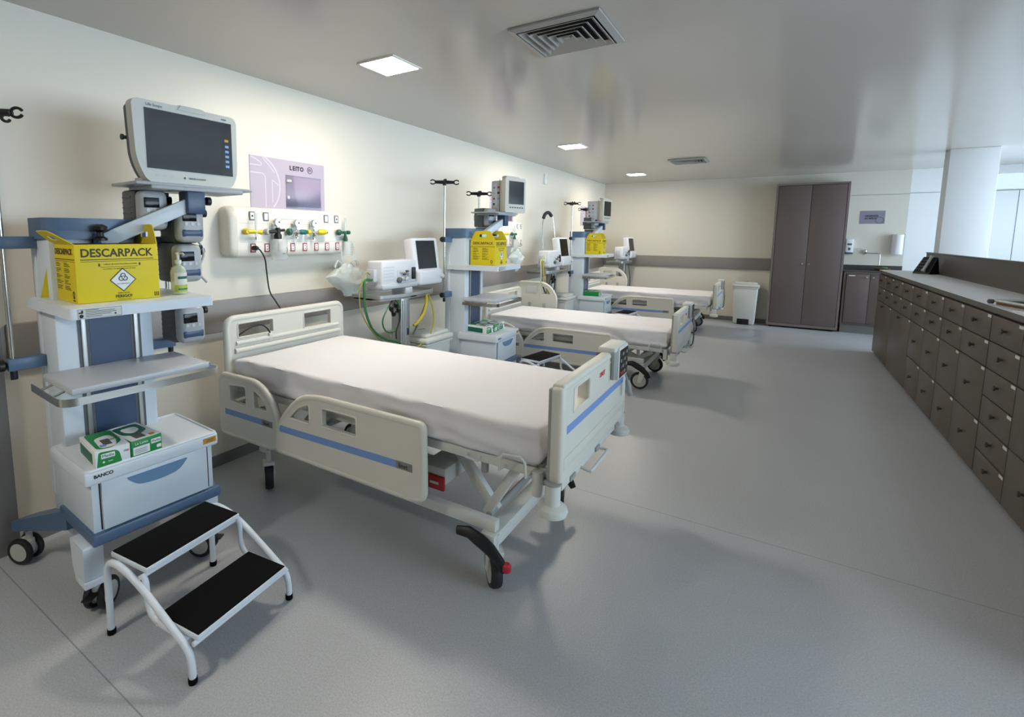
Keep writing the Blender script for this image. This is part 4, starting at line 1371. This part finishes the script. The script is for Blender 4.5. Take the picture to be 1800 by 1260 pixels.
# ------------------------------------------------------------------ bed signs
def bed_sign(label, loc, num):
    """lilac wall sign; local y 0..67, z 0..35"""
    t = thing('bed_sign', label, 'wall sign', loc, 0, 'lilac bed signs')
    W, H = .672, .352
    b = MB('signlilac', 'signline')
    b.box(0, .004, 0, W, 0, H, None)
    def stroke(pts, w=.0085):
        for a, c in zip(pts[:-1], pts[1:]):
            d = Vector((c[0]-a[0], c[1]-a[1])); 
            if d.length < 1e-6: continue
            nn = Vector((-d.y, d.x)).normalized()*w/2
            q = [(a[0]+nn.x, a[1]+nn.y), (a[0]-nn.x, a[1]-nn.y), (c[0]-nn.x, c[1]-nn.y), (c[0]+nn.x, c[1]+nn.y)]
            q = [(min(max(p[0], .002), W-.002), min(max(p[1], .002), H-.002)) for p in q]
            b.add([(.0045, p[0], p[1]) for p in q], [(0, 1, 2, 3)], 'signline')
    arc = lambda cx, cy, r, a0, a1, n=22: [(cx + r*math.cos(a0 + (a1-a0)*i/n), cy + r*math.sin(a0 + (a1-a0)*i/n)) for i in range(n+1)]
    stroke(arc(.03, .155, .215, -.75, 1.25), .012)
    stroke([(.0, .238), (.09, .238)] + arc(.09, .205, .033, PI/2, 0, 8) + [(.123, .0)])
    stroke([(.0, .29), (.085, .29)] + arc(.085, .30, .01, -PI/2, PI/2*.6, 6) + [(.05, .33), (.01, .345)])
    stroke([(.18, .04), (.18, .20), (.235, .165)])
    stroke([(.105, .345), (.17, .285), (.20, .25)], .008)
    b.build('board', t, smooth=False)
    l = MB('ink')
    for ch, cy in zip('LEITO', (.346, .374, .395, .415, .449)): l.text(ch, .042, face_px(.0045, cy, .298), 'ink', bold=.0022)
    l.build('sign_lettering', t, smooth=False)
    l = MB('ink')
    l.ring(.023, .0022, 'ink', face_px(.0045, .527, .30) @ T(0, 0, 0))
    l.text(num, .026, face_px(.0045, .527, .30), 'ink', bold=.0008)
    l.build('bed_number', t, smooth=False)
    a = MB('acrylic')
    a.box(.004, .010, .295, .63, .01, .245, None, bev=.002)
    a.box(.010, .012, .295, .63, .235, .245).box(.010, .012, .295, .63, .01, .02)
    p = a.build('card_pocket', t)
    pin = MB('signline', 'hub')
    pin.box(.009, .0125, .30, .345, .195, .215, 'hub', bev=.002); pin.disc((.315, .085), .012, 'signline', 14, face_px(.0101, 0, 0)); pin.build('pocket_clip', p)
    return t
bed_sign('lilac LEITO sign with clear card pocket above the nearest bed', (0, 2.162, 1.73), '01')
bed_sign('lilac bed sign on the wall behind the middle trolley monitor', (0, 2.162 + 3.42, 1.73), '02')
bed_sign('lilac bed sign on the wall behind the farthest trolley pole', (0, 2.162 + 6.9, 1.73), '03')

# ------------------------------------------------------------------ ventilators on stands
def ventilator_stand(label, loc):
    t = thing('ventilator_stand', label, 'equipment stand', loc, 0, 'grey ventilator stands')
    p = MB('brushed', 'black')
    p.box(-.06, .06, -.065, .065, .10, 1.04, None, bev=.03, seg=4)
    for y in (-.045, -.02, .02, .045): p.box(.059, .0615, y - .004, y + .004, .15, 1.0, 'brushed')
    p.box(.058, .064, .012, .034, .70, .76, 'black', bev=.003)
    p.build('post', t)
    tr = MB('brushed')
    out = round_poly([(-.22, -.38), (.09, -.38), (.14, -.10), (.14, .10), (.09, .38), (-.22, .38)], [.05, .06, .06, .06, .06, .05])
    tr.prism(out, (), .012, None, T(0, 0, 1.035))
    tr.prism(out, [[(p_[0]*.955, p_[1]*.985) for p_ in out]], .042, 'brushed', T(0, 0, 1.03))
    tr.box(-.05, .11, -.06, .03, 1.045, 1.115, 'vgrey', bev=.01)
    tr.build('top_tray', t)
    b = MB('brushed')
    for a in range(4):
        an = PI/4 + a*PI/2
        b.tube([(0, 0, .12), (.14*math.cos(an), .14*math.sin(an), .11), (.27*math.cos(an), .27*math.sin(an), .095)], [.04, .03, .022], None, 10)
    b.build('base', t)
    for a in range(4):
        an = PI/4 + a*PI/2
        twin_castor(t, .27*math.cos(an), .27*math.sin(an), an + .7, R=.035)
    return t

def ventilator(label, loc, rz=0):
    t = thing('ventilator', label, 'ventilator', loc, rz, 'bedside ventilators')
    b = MB('vwhite', 'vgrey')
    b.box(-.06, .09, -.345, .10, .0, .212, None, bev=.012, seg=3)
    b.box(-.065, .105, -.35, .11, -.012, .03, 'vgrey', bev=.01)
    b.box(-.03, .05, -.39, -.34, .05, .15, 'vgrey', bev=.008)
    for i in range(5): b.box(.0895, .0915, -.325, -.19, .06 + i*.025, .064 + i*.025, 'vgrey')
    o = b.build('housing', t)
    p = MB('hub', 'black', 'vgrey', 'dark')
    p.box(.089, .094, -.155, .03, .045, .135, 'vgrey', bev=.008)
    for i, (y, z, r) in enumerate([(-.14, .055, .022), (-.10, .065, .018), (-.075, .10, .012), (-.05, .06, .02), (-.02, .09, .014), (-.11, .115, .012), (-.04, .12, .01)]):
        p.lathe([(r, 0), (r, .022), (r*.6, .028)], ('dark', 'hub', 'monside', 'vgrey', 'hub', 'hub', 'dark')[i], 14, T(.092, y, z) @ rot(0, PI/2, 0))
    p.box(.09, .108, .035, .075, .05, .15, 'black', bev=.005)
    p.build('port_panel', o)
    s = MB('vwhite', 'vgrey')
    X = T(.06, .27, .035) @ Matrix.Rotation(math.radians(-4), 4, 'Z') @ Matrix.Rotation(math.radians(-9), 4, 'Y')
    s.box(-.05, .05, -.175, .175, .03, .355, None, bev=.02, seg=3, X=X)
    s.box(-.07, .075, -.17, .17, -.045, .085, 'vwhite', bev=.02, seg=3, X=T(.06, .27, .035))
    for y in (-.09, .10): s.box(-.03, .03, y - .02, y + .02, .352, .362, 'vgrey', bev=.004, X=X)
    s.lathe([(.02, 0), (.02, .02), (.014, .026)], 'vgrey', 16, T(.135, .42, .055) @ rot(0, PI/2, 0))
    so = s.build('display', t)
    k = MB('screenblk'); k.box(.049, .0525, -.125, .125, .085, .33, None, X=X); k.build('screen', so, smooth=False)
    return t
V1 = (.40, 3.295, 0)
ventilator_stand('grey ventilator stand between the nearest bed and the white bin', V1)
ventilator('white ventilator with tilted dark screen beside the nearest bed', (V1[0], V1[1], 1.128))
V2 = (.40, 6.70, 0)
ventilator_stand('grey ventilator stand just behind the middle bed', V2)
ventilator('white ventilator with grey screen beyond the middle bed', (V2[0], V2[1], 1.128))
V3 = (.56, 9.98, 0)
ventilator_stand('grey ventilator stand by the back wall', V3)
ventilator('white ventilator near the back wall, its screen seen edge-on', (V3[0], V3[1], 1.128), math.radians(-2))

# hoses hanging from the ventilators
def hose(name, label, pts, r, m, cat='hose', extra=None):
    mb = MB(m)
    mb.tube(catmull(pts, 8), r, None, 8)
    if extra: extra(mb)
    return one(mb, name, label, cat)
for i, (V, who) in enumerate(((V1, 'nearest'), (V2, 'middle'))):
    x, y = V[0], V[1]
    g = 'hosegrn' if i == 0 else 'black'
    gname = 'green' if i == 0 else 'dark'
    hose('oxygen_hose', f'{gname} hose looping down left of the {who} ventilator', [(x + .05, y - .41, 1.20), (x + .06, y - .50, 1.20), (x + .07, y - .52, 1.12), (x + .07, y - .51, .98), (x + .08, y - .44, .82), (x + .09, y - .30, .72), (x + .08, y - .12, .66), (x + .05, y - .08, .64)], .010 if i == 0 else .008, g)
    hose('breathing_tube', f'small coiled green tube below the {who} ventilator tray', [(x + .09, y - .20, 1.03), (x + .11, y - .30, .97), (x + .11, y - .36, .88), (x + .11, y - .33, .80), (x + .11, y - .25, .77), (x + .11, y - .18, .80), (x + .11, y - .14, .90), (x + .11, y - .17, 1.0), (x + .09, y - .20, 1.04)], .006, 'hosegrn' if i == 0 else 'black')
    if i == 0:
        hose('air_hose', 'yellow hose loop on the left of the nearest ventilator', [(x + .03, y - .41, 1.24), (x + .04, y - .47, 1.25), (x + .06, y - .56, 1.12), (x + .07, y - .55, .96), (x + .08, y - .44, .80), (x + .07, y - .25, .66), (x + .03, y - .07, .60)], .005, 'hosepale')
        hose('air_hose', 'yellow hose bunch curving right below the nearest ventilator display', [(x + .10, y + .22, 1.06), (x + .12, y + .21, .97), (x + .12, y + .17, .87), (x + .10, y + .11, .80), (x + .09, y + .065, .78)], .014, 'hoseyel')
        hose('air_hose', 'thin yellow hose hanging furthest right of the nearest stand', [(x + .10, y + .25, 1.06), (x + .12, y + .30, .92), (x + .12, y + .32, .80), (x + .12, y + .28, .68), (x + .10, y + .16, .60), (x + .06, y + .07, .56)], .007, 'hoseyel')
        hose('breathing_tube', 'grey tube hanging beside the nearest stand post', [(x + .09, y + .24, 1.06), (x + .10, y + .22, .95), (x + .09, y + .14, .80), (x + .08, y + .07, .70)], .007, 'monside')
    else:
        hose('breathing_tube', 'pale tubing hanging at the left of the middle ventilator', [(x + .05, y - .41, 1.22), (x + .09, y - .60, 1.22), (x + .12, y - .66, 1.05), (x + .12, y - .66, .75)], .009, 'hoseclr')
        hose('breathing_tube', 'grey green tubing beside the pale one left of the middle ventilator', [(x + .05, y - .41, 1.25), (x + .09, y - .54, 1.25), (x + .12, y - .58, 1.05), (x + .13, y - .42, .75)], .008, 'hoseyel')
    def plugs(mb, x=x, y=y):
        for dy, dz in ((-.26, .965), (-.20, .985), (-.23, .92), (-.17, .94)):
            mb.lathe([(.014, -.022), (.019, -.014), (.019, .012), (.010, .026)], 'black', 10, T(x + .115, y + dy, dz) @ rot(.5, .6, 0))
    hose('power_cord', f'bundled black power cords under the {who} ventilator tray', [(x + .10, y - .20, 1.04), (x + .11, y - .27, 1.0), (x + .115, y - .25, .93), (x + .115, y - .17, .93), (x + .115, y - .16, .85), (x + .115, y - .20, .77), (x + .115, y - .20, .71)], .006, 'black', 'power cord', plugs)
    # breathing-circuit holder behind the middle one only
m = MB('steel', 'black')
m.tube(catmull([(.30, 6.60, 1.36), (.28, 6.62, 1.60), (.25, 6.72, 1.80), (.28, 6.80, 1.86), (.33, 6.86, 1.80), (.36, 6.90, 1.50), (.37, 6.92, 1.38)], 6), .006, None, 8)
m.tube(catmull([(.25, 6.72, 1.79), (.26, 6.76, 1.85), (.29, 6.81, 1.87), (.32, 6.85, 1.82)], 5), .024, 'black', 10)
one(m, 'hose_holder', 'thin chrome arm with black clamp above the middle ventilator', 'hose holder')
hose('breathing_tube', 'grey tubing hanging below the ventilator by the back wall', [(.63, 9.90, 1.03), (.64, 9.86, .85), (.64, 9.87, .60), (.63, 9.90, .35)], .011, 'monside')
hose('oxygen_hose', 'dark hose curving right below the ventilator by the back wall', [(.65, 10.04, 1.02), (.67, 10.12, .80), (.67, 10.16, .62), (.66, 10.10, .40)], .009, 'dark')

# ------------------------------------------------------------------ pedal bins
def pedal_bin(label, loc, rz, w=.42, d=.40, h=.66):
    t = thing('pedal_bin', label, 'waste bin', loc, rz, 'white pedal bins')
    b = MB('bin', 'gap')
    b.box(-d/2, d/2, -w/2, w/2, .0, h - .07, None, bev=.03, seg=3, taper=.86)
    b.box(-d/2 + .0, d/2 + .012, -w/2 - .012, w/2 + .012, h - .105, h - .085, None, bev=.009)
    b.build('body', t)
    g = MB('gap'); g.box(d/2*.86 - .02, d/2*.86 + .012, -.10, .08, .0, .10, 'gap', bev=.004); g.build('pedal_recess', t)
    p = MB('black'); p.box(d/2*.80, d/2*.93, -.085, .065, .012, .03, None, bev=.005); p.build('pedal', t)
    l = MB('bin')
    l.box(-d/2 - .012, d/2 + .02, -w/2 - .018, w/2 + .018, h - .085, h - .035, None, bev=.022, seg=3)
    l.box(-d/2 + .02, d/2 - .015, -w/2 + .015, w/2 - .015, h - .04, h, None, bev=.028, seg=3)
    lo = l.build('lid', t)
    k = MB('inkgrey'); k.tube([(-.02, -.03, h), (0, -.02, h + .001), (.0, .02, h + .001), (.02, .03, h)], .004, None, 6); k.build('lid_mark', lo)
    return t
pedal_bin('white lidded bin between the grey stand and the middle trolley', (.345, 3.672, 0), 0, w=.40, h=.68)
pedal_bin('white lidded bin in front of the farthest trolley, mostly hidden', (.32, 7.20, 0), 0, w=.38, h=.68)
pedal_bin('white pedal bin against the back wall beside the tall wardrobe', (2.635, 10.33, 0), -PI/2, w=.38, d=.33, h=.75)

# ------------------------------------------------------------------ wardrobe
t = thing('wardrobe', 'tall brown two-door wardrobe against the back wall', 'wardrobe', (2.975, 10.24, 0))
W, H, D = .985, 2.43, .305
b = MB('brownedge', 'gap')
b.box(0, .03, 0, D, .03, H).box(W - .03, W, 0, D, .03, H).box(.03, W - .03, 0, D, H - .03, H).box(.03, W - .03, 0, D, .03, .075).box(.03, W - .03, D - .02, D, .075, H - .03)
b.box(.03, W - .03, .022, .03, .07, H - .03, 'gap')
b.build('body', t)
ft = MB('black')
for x in (.06, W/2, W - .06): ft.cyl((x, .06, 0), (x, .06, .032), .02, None, 12)
ft.box(.03, W - .03, .05, .06, .005, .03, 'gap')
ft.build('feet', t)
for i, (x0, x1, kx) in enumerate(((.036, W/2 - .003, W/2 - .05), (W/2 + .003, W - .036, W/2 + .045))):
    d = MB('brown')
    d.box(x0, x1, .0, .02, .08, H - .037, None, bev=.002)
    do = d.build('door', t)
    k = MB('chrome'); k.lathe([(.008, 0), (.007, .014), (.016, .02), (.015, .03), (.006, .033)], None, 16, T(kx, .0, 1.10) @ rot(PI/2, 0, 0)); k.build('knob', do)
    if i == 0:
        k = MB('steel'); k.box(kx - .02, kx + .02, -.003, 0, 1.145, 1.165); k.build('lock_plate', do)

# ------------------------------------------------------------------ sink cabinet and what is around it
t = thing('sink_cabinet', 'brown sink cabinet in the corner beside the tall wardrobe', 'cabinet', (3.985, 10.29, 0))
b = MB('brownedge', 'base', 'gap')
b.box(0, .735, .0, .255, .15, 1.0).box(.01, .735, .03, .25, 0, .15, 'base')
b.box(.028, .70, -.002, .0, .17, .965, 'gap')
b.build('body', t)
for x0, x1, kx in ((.035, .325, .285), (.33, .695, .365)):
    d = MB('brown'); d.box(x0, x1, -.02, -.002, .175, .96, None, bev=.002); do = d.build('door', t)
    k = MB('chrome'); k.lathe([(.007, 0), (.006, .012), (.014, .018), (.013, .027), (.005, .03)], None, 14, T(kx, -.02, .915) @ rot(PI/2, 0, 0)); k.build('knob', do)
    if x0 < .1:
        l = MB('label'); l.box(.06, .14, -.0215, -.0195, .93, .945); l.build('label_strip', do)
one(MB('granite').box(3.965, 4.72, 10.26, YB, 1.0, 1.02, None, bev=.003).box(3.965, 4.72, YB - .02, YB, 1.02, 1.10), 'sink_worktop', 'dark stone worktop with low splashback on the sink cabinet', 'worktop')
t = thing('wall_tap', 'chrome wall tap with long lever above the corner sink', 'tap', (4.25, YB, 1.30))
m = MB('chrome'); m.lathe([(.028, 0), (.028, .008), (.016, .012), (.016, .05)], None, 18, rot(PI/2, 0, 0)); m.tube(catmull([(0, -.04, 0), (.06, -.05, -.005), (.14, -.09, -.005), (.16, -.12, -.01), (.17, -.125, -.05), (.17, -.125, -.19)], 6), .0085, None, 10); m.build('spout', t)
m = MB('chrome'); m.lathe([(.018, 0), (.018, .03), (.012, .035)], None, 14, T(0, -.03, .01)); m.tube([(0, -.035, .045), (-.05, -.06, .06), (-.12, -.10, .075)], [.006, .0055, .004], None, 8); m.build('lever', t)
t = thing('soap_dispenser', 'white soap dispenser on the wall right of the wardrobe', 'soap dispenser', (4.035, YB, 1.40))
m = MB('whitewall'); m.box(-.05, .05, -.09, 0, -.10, .12, None, bev=.015); m.build('housing', t)
m = MB('hub', 'dark'); m.box(-.03, .03, -.095, -.085, .02, .05, 'dark', bev=.003); m.box(-.015, .015, -.095, -.085, -.06, -.02, 'dark', bev=.003); m.build('window', t)
m = MB('dark'); m.box(-.052, .052, -.10, -.01, -.125, -.10, None, bev=.006); m.build('push_bar', t)
t = thing('towel_dispenser', 'white rounded paper towel dispenser at the right end of the back wall', 'towel dispenser', (4.63, YB + .003, 1.44))
m = MB('whitewall'); m.prism(round_poly([(-.07, 0), (.07, 0), (.07, -.08), (.035, -.13), (-.035, -.13), (-.07, -.08)], [.005, .005, .03, .04, .04, .03]), (), .31, None, T(0, 0, -.155)); m.build('cover', t)
m = MB('dark'); m.box(.068, .074, -.06, -.002, -.15, .16); m.build('side_hinge', t)
t = thing('wall_sign', 'small grey lilac notice with two dark lines of text above the sink', 'wall sign', (4.14, YB, 1.767))
m = MB('signgrey'); m.box(0, .312, -.004, 0, 0, .207); m.build('board', t)
m = MB('ink'); m.text('HIGIENIZE', .036, face_ny(.145, -.0045, .125), None, sx=1.0, bold=.0012); m.text('AS MÃOS', .036, face_ny(.135, -.0045, .085), None, sx=1.0, bold=.0012); m.build('sign_lettering', t, smooth=False)
m = MB('inkgrey'); m.ring(.05, .003, 'inkgrey', face_ny(.25, -.0045, .055)); m.build('emblem', t)
m = MB('biobag', 'hosegrn'); m.lathe([(.06, 0), (.09, .02), (.10, .045), (.085, .045), (.05, .015)], None, 20); m.lathe([(.05, .03), (.04, .055), (.01, .065)], 'hosegrn', 12, T(.02, 0, 0))
one(m, 'soap_dish', 'brown dish with a green sponge at the corner sink', 'dish', (4.47, 10.40, 1.02))

# ------------------------------------------------------------------ drawer counter along the right
FX_ = 4.215; TOPZ = 1.118; UB = 4.66
def unit(name, label, y0, y1, cols):
    """cols: list of (ya, yb, [(z0, z1, kind)]) in world y"""
    t = thing(name, label, 'drawer cabinet', (FX_, y0, 0), 0, 'brown drawer cabinets of the counter')
    b = MB('cab', 'gap')
    w = y1 - y0
    b.box(.022, UB - FX_ - .002, .0015, w - .0015, .02, 1.078)
    b.box(.018, .023, .002, w - .002, .022, 1.076, 'gap')
    b.box(.05, UB - FX_ - .02, .01, w - .01, 0, .02, 'gap')
    b.build('body', t)
    for ya, yb, rows in cols:
        a, c = ya - y0, yb - y0
        for z0, z1, kind in rows:
            f = MB('cab'); f.box(0, .018, a + .0045, c - .0045, z0 + .0035, z1 - .0035, None, bev=.0015)
            fo = f.build(kind, t)
            kz = (z0 + z1)/2 + .01 if kind == 'drawer' else z1 - .045
            k = MB('knob'); k.lathe([(.008, 0), (.007, .010), (.017, .016), (.016, .025), (.006, .028)], None, 12, T(0, (a + c)/2, kz) @ rot(0, -PI/2, 0)); k.build('knob', fo)
            l = MB('label'); l.box(-.0012, .0005, a + .010, a + .070, z1 - .027, z1 - .009); l.build('label_strip', fo)
    return t
A = [(.90, 1.07, 'drawer'), (.725, .90, 'drawer')]
unit('drawer_cabinet', 'farthest drawer cabinet of the counter, with two wide doors at the bottom', 6.71, 8.75,
     [(6.71 + .51*i, 6.71 + .51*(i+1), A) for i in range(4)] + [(6.71, 7.73, [(.022, .725, 'door')]), (7.73, 8.75, [(.022, .725, 'door')])])
B = A + [(.365, .725, 'drawer'), (.022, .365, 'drawer')]
unit('drawer_cabinet', 'second farthest drawer cabinet, with a dark gap at its near edge', 5.625, 6.705, [(5.625, 6.16, B), (6.16, 6.705, B)])
unit('drawer_cabinet', 'third drawer cabinet from the far end of the counter', 4.535, 5.62, [(4.535, 5.09, B), (5.09, 5.62, B)])
Cc = [(.90, 1.07, 'drawer'), (.725, .90, 'drawer'), (.545, .725, 'drawer'), (.365, .545, 'drawer'), (.19, .365, 'drawer'), (.022, .19, 'drawer')]
unit('drawer_cabinet', 'drawer cabinet with six small drawers in one column, nearest fully seen', 3.49, 4.53, [(4.03, 4.53, Cc), (3.49, 4.03, B)])
unit('drawer_cabinet', 'nearest drawer cabinet of the counter, mostly outside the picture', 2.40, 3.485, [(2.40, 2.945, B), (2.945, 3.485, B)])
w = MB('top', 'topedge')
w.box(FX_ - .002, UB, 2.40, 8.78, 1.082, TOPZ, 'topedge')
w.box(FX_ - .001, UB, 2.40, 8.779, TOPZ - .001, TOPZ + .0015, 'top')
one(w, 'counter_worktop', 'long grey worktop with dark edge over the drawer cabinets', 'worktop')
u = MB('upstand', 'topedge')
u.box(UB, UB + .03, 2.40, 8.78, .0, 1.352, None, bev=.003)
u.box(UB - .006, UB + .032, 2.40, 8.78, 1.352, 1.366, 'topedge', bev=.003)
one(u, 'counter_screen', 'dark brown upright screen board along the back of the counter', 'counter screen')
# desk phone leaning at the far end
t = thing('desk_phone', 'black desk telephone on the far end of the counter', 'telephone', (4.555, 8.12, TOPZ + .002), math.radians(39))
m = MB('black'); 
m.add([(-.075, -.095, 0), (.06, -.095, 0), (.06, .095, 0), (-.075, .095, 0), (-.07, -.095, .02), (.03, -.09, .20), (.05, .09, .20), (-.07, .095, .02)],
      [(3, 2, 1, 0), (4, 5, 6, 7), (0, 1, 5, 4), (1, 2, 6, 5), (2, 3, 7, 6), (3, 0, 4, 7)])
m.build('base', t, smooth=False)
m = MB('hub'); m.tube([(-.085, -.03, .035), (-.07, -.03, .06), (.005, -.03, .19), (.015, -.03, .215)], [.022, .015, .015, .022], None, 10); m.build('handset', t)
m = MB('dark')
for i in range(4):
    for j in range(3): m.box(-.009, .009, -.009, .009, -.003, .003, None, bev=.002, X=T(-.052 + i*.02, .015 + j*.028, .056 + i*.034) @ Matrix.Rotation(-math.atan2(.18, .11), 4, 'Y'))
m.build('keypad', t)
# things on the near end of the counter
one(MB('paper').box(4.235, 4.43, 4.00, 4.29, TOPZ + .0015, TOPZ + .006, None), 'paper_sheets', 'white paper sheets lying on the counter at the right edge', 'paper')
t = thing('instrument_tray', 'grey rounded tray with brown band on the counter at the right edge', 'tray', (4.40, 4.52, TOPZ + .0015), math.radians(14))
m = MB('brushed', 'biobag'); out = round_poly([(-.13, -.36), (.13, -.36), (.13, .16), (-.13, .16)], .05)
m.prism(out, (), .006); m.tube([(p[0], p[1], .03) for p in out], .010, None, 8, closed=True)
V = [(p[0]*.98, p[1]*.98, .004) for p in out] + [(p[0], p[1], .028) for p in out]; n = len(out)
m.add(V, [(i, (i+1) % n, n + (i+1) % n, n + i) for i in range(n)], 'biobag'); m.build('dish', t)
m = MB('dark'); m.lathe([(.012, -.014), (.018, 0), (.012, .014)], None, 12, T(-.13, .175, .02)); m.build('end_knob', t)

# ------------------------------------------------------------------ camera
f_, cx_, cy_ = 877.9764844076459, 786.7636659642674, 514.0993436228609
yaw, pit, rol = 0.5794866878451254, -0.11541738613164038, 0.006398127011926801
fwd = Vector((-math.sin(yaw)*math.cos(pit), math.cos(yaw)*math.cos(pit), math.sin(pit)))
right = Vector((math.cos(yaw), math.sin(yaw), 0)); up = right.cross(fwd)
r_ = right*math.cos(rol) + up*math.sin(rol); u_ = -right*math.sin(rol) + up*math.cos(rol)
cam = bpy.data.cameras.new('camera'); co = bpy.data.objects.new('camera', cam); COL.objects.link(co)
co.matrix_world = Matrix(((r_.x, u_.x, -fwd.x, 3.03335), (r_.y, u_.y, -fwd.y, 0), (r_.z, u_.z, -fwd.z, 1.55), (0, 0, 0, 1)))
cam.sensor_fit = 'HORIZONTAL'; cam.sensor_width = 36; cam.lens = f_*36/1800
cam.shift_x = (900 - cx_)/1800; cam.shift_y = (cy_ - 630)/1800
cam.clip_start = .02
sc.camera = co

# ------------------------------------------------------------------ daylight and view
wd = bpy.data.worlds.new('world'); sc.world = wd; wd.use_nodes = True
bg = wd.node_tree.nodes['Background']
bg.inputs['Color'].default_value = (.86, .93, 1, 1)
bg.inputs['Strength'].default_value = 12.5
for nm, loc, ry, rx, sx, sy in (('window_daylight', (6.88, 5.4, 1.675), 0, 0, 9.6, 1.55),):
    L = bpy.data.lights.new(nm, 'AREA'); L.shape = 'RECTANGLE'; L.size = sx; L.size_y = sy
    L.cycles.is_portal = True
    o = bpy.data.objects.new(nm, L); COL.objects.link(o)
    # local -Z points into the room (-X), local X along world Y
    o.matrix_world = Matrix(((0, 0, 1, loc[0]), (1, 0, 0, loc[1]), (0, 1, 0, loc[2]), (0, 0, 0, 1)))
sc.view_settings.view_transform = 'Standard'
sc.view_settings.look = 'None'
sc.view_settings.exposure = 0
sc.view_settings.gamma = 1
sc.view_settings.use_curve_mapping = False
sc.cycles.use_denoising = True
sc.cycles.max_bounces = 8
sc.cycles.transparent_max_bounces = 12
sc.cycles.sample_clamp_indirect = 6
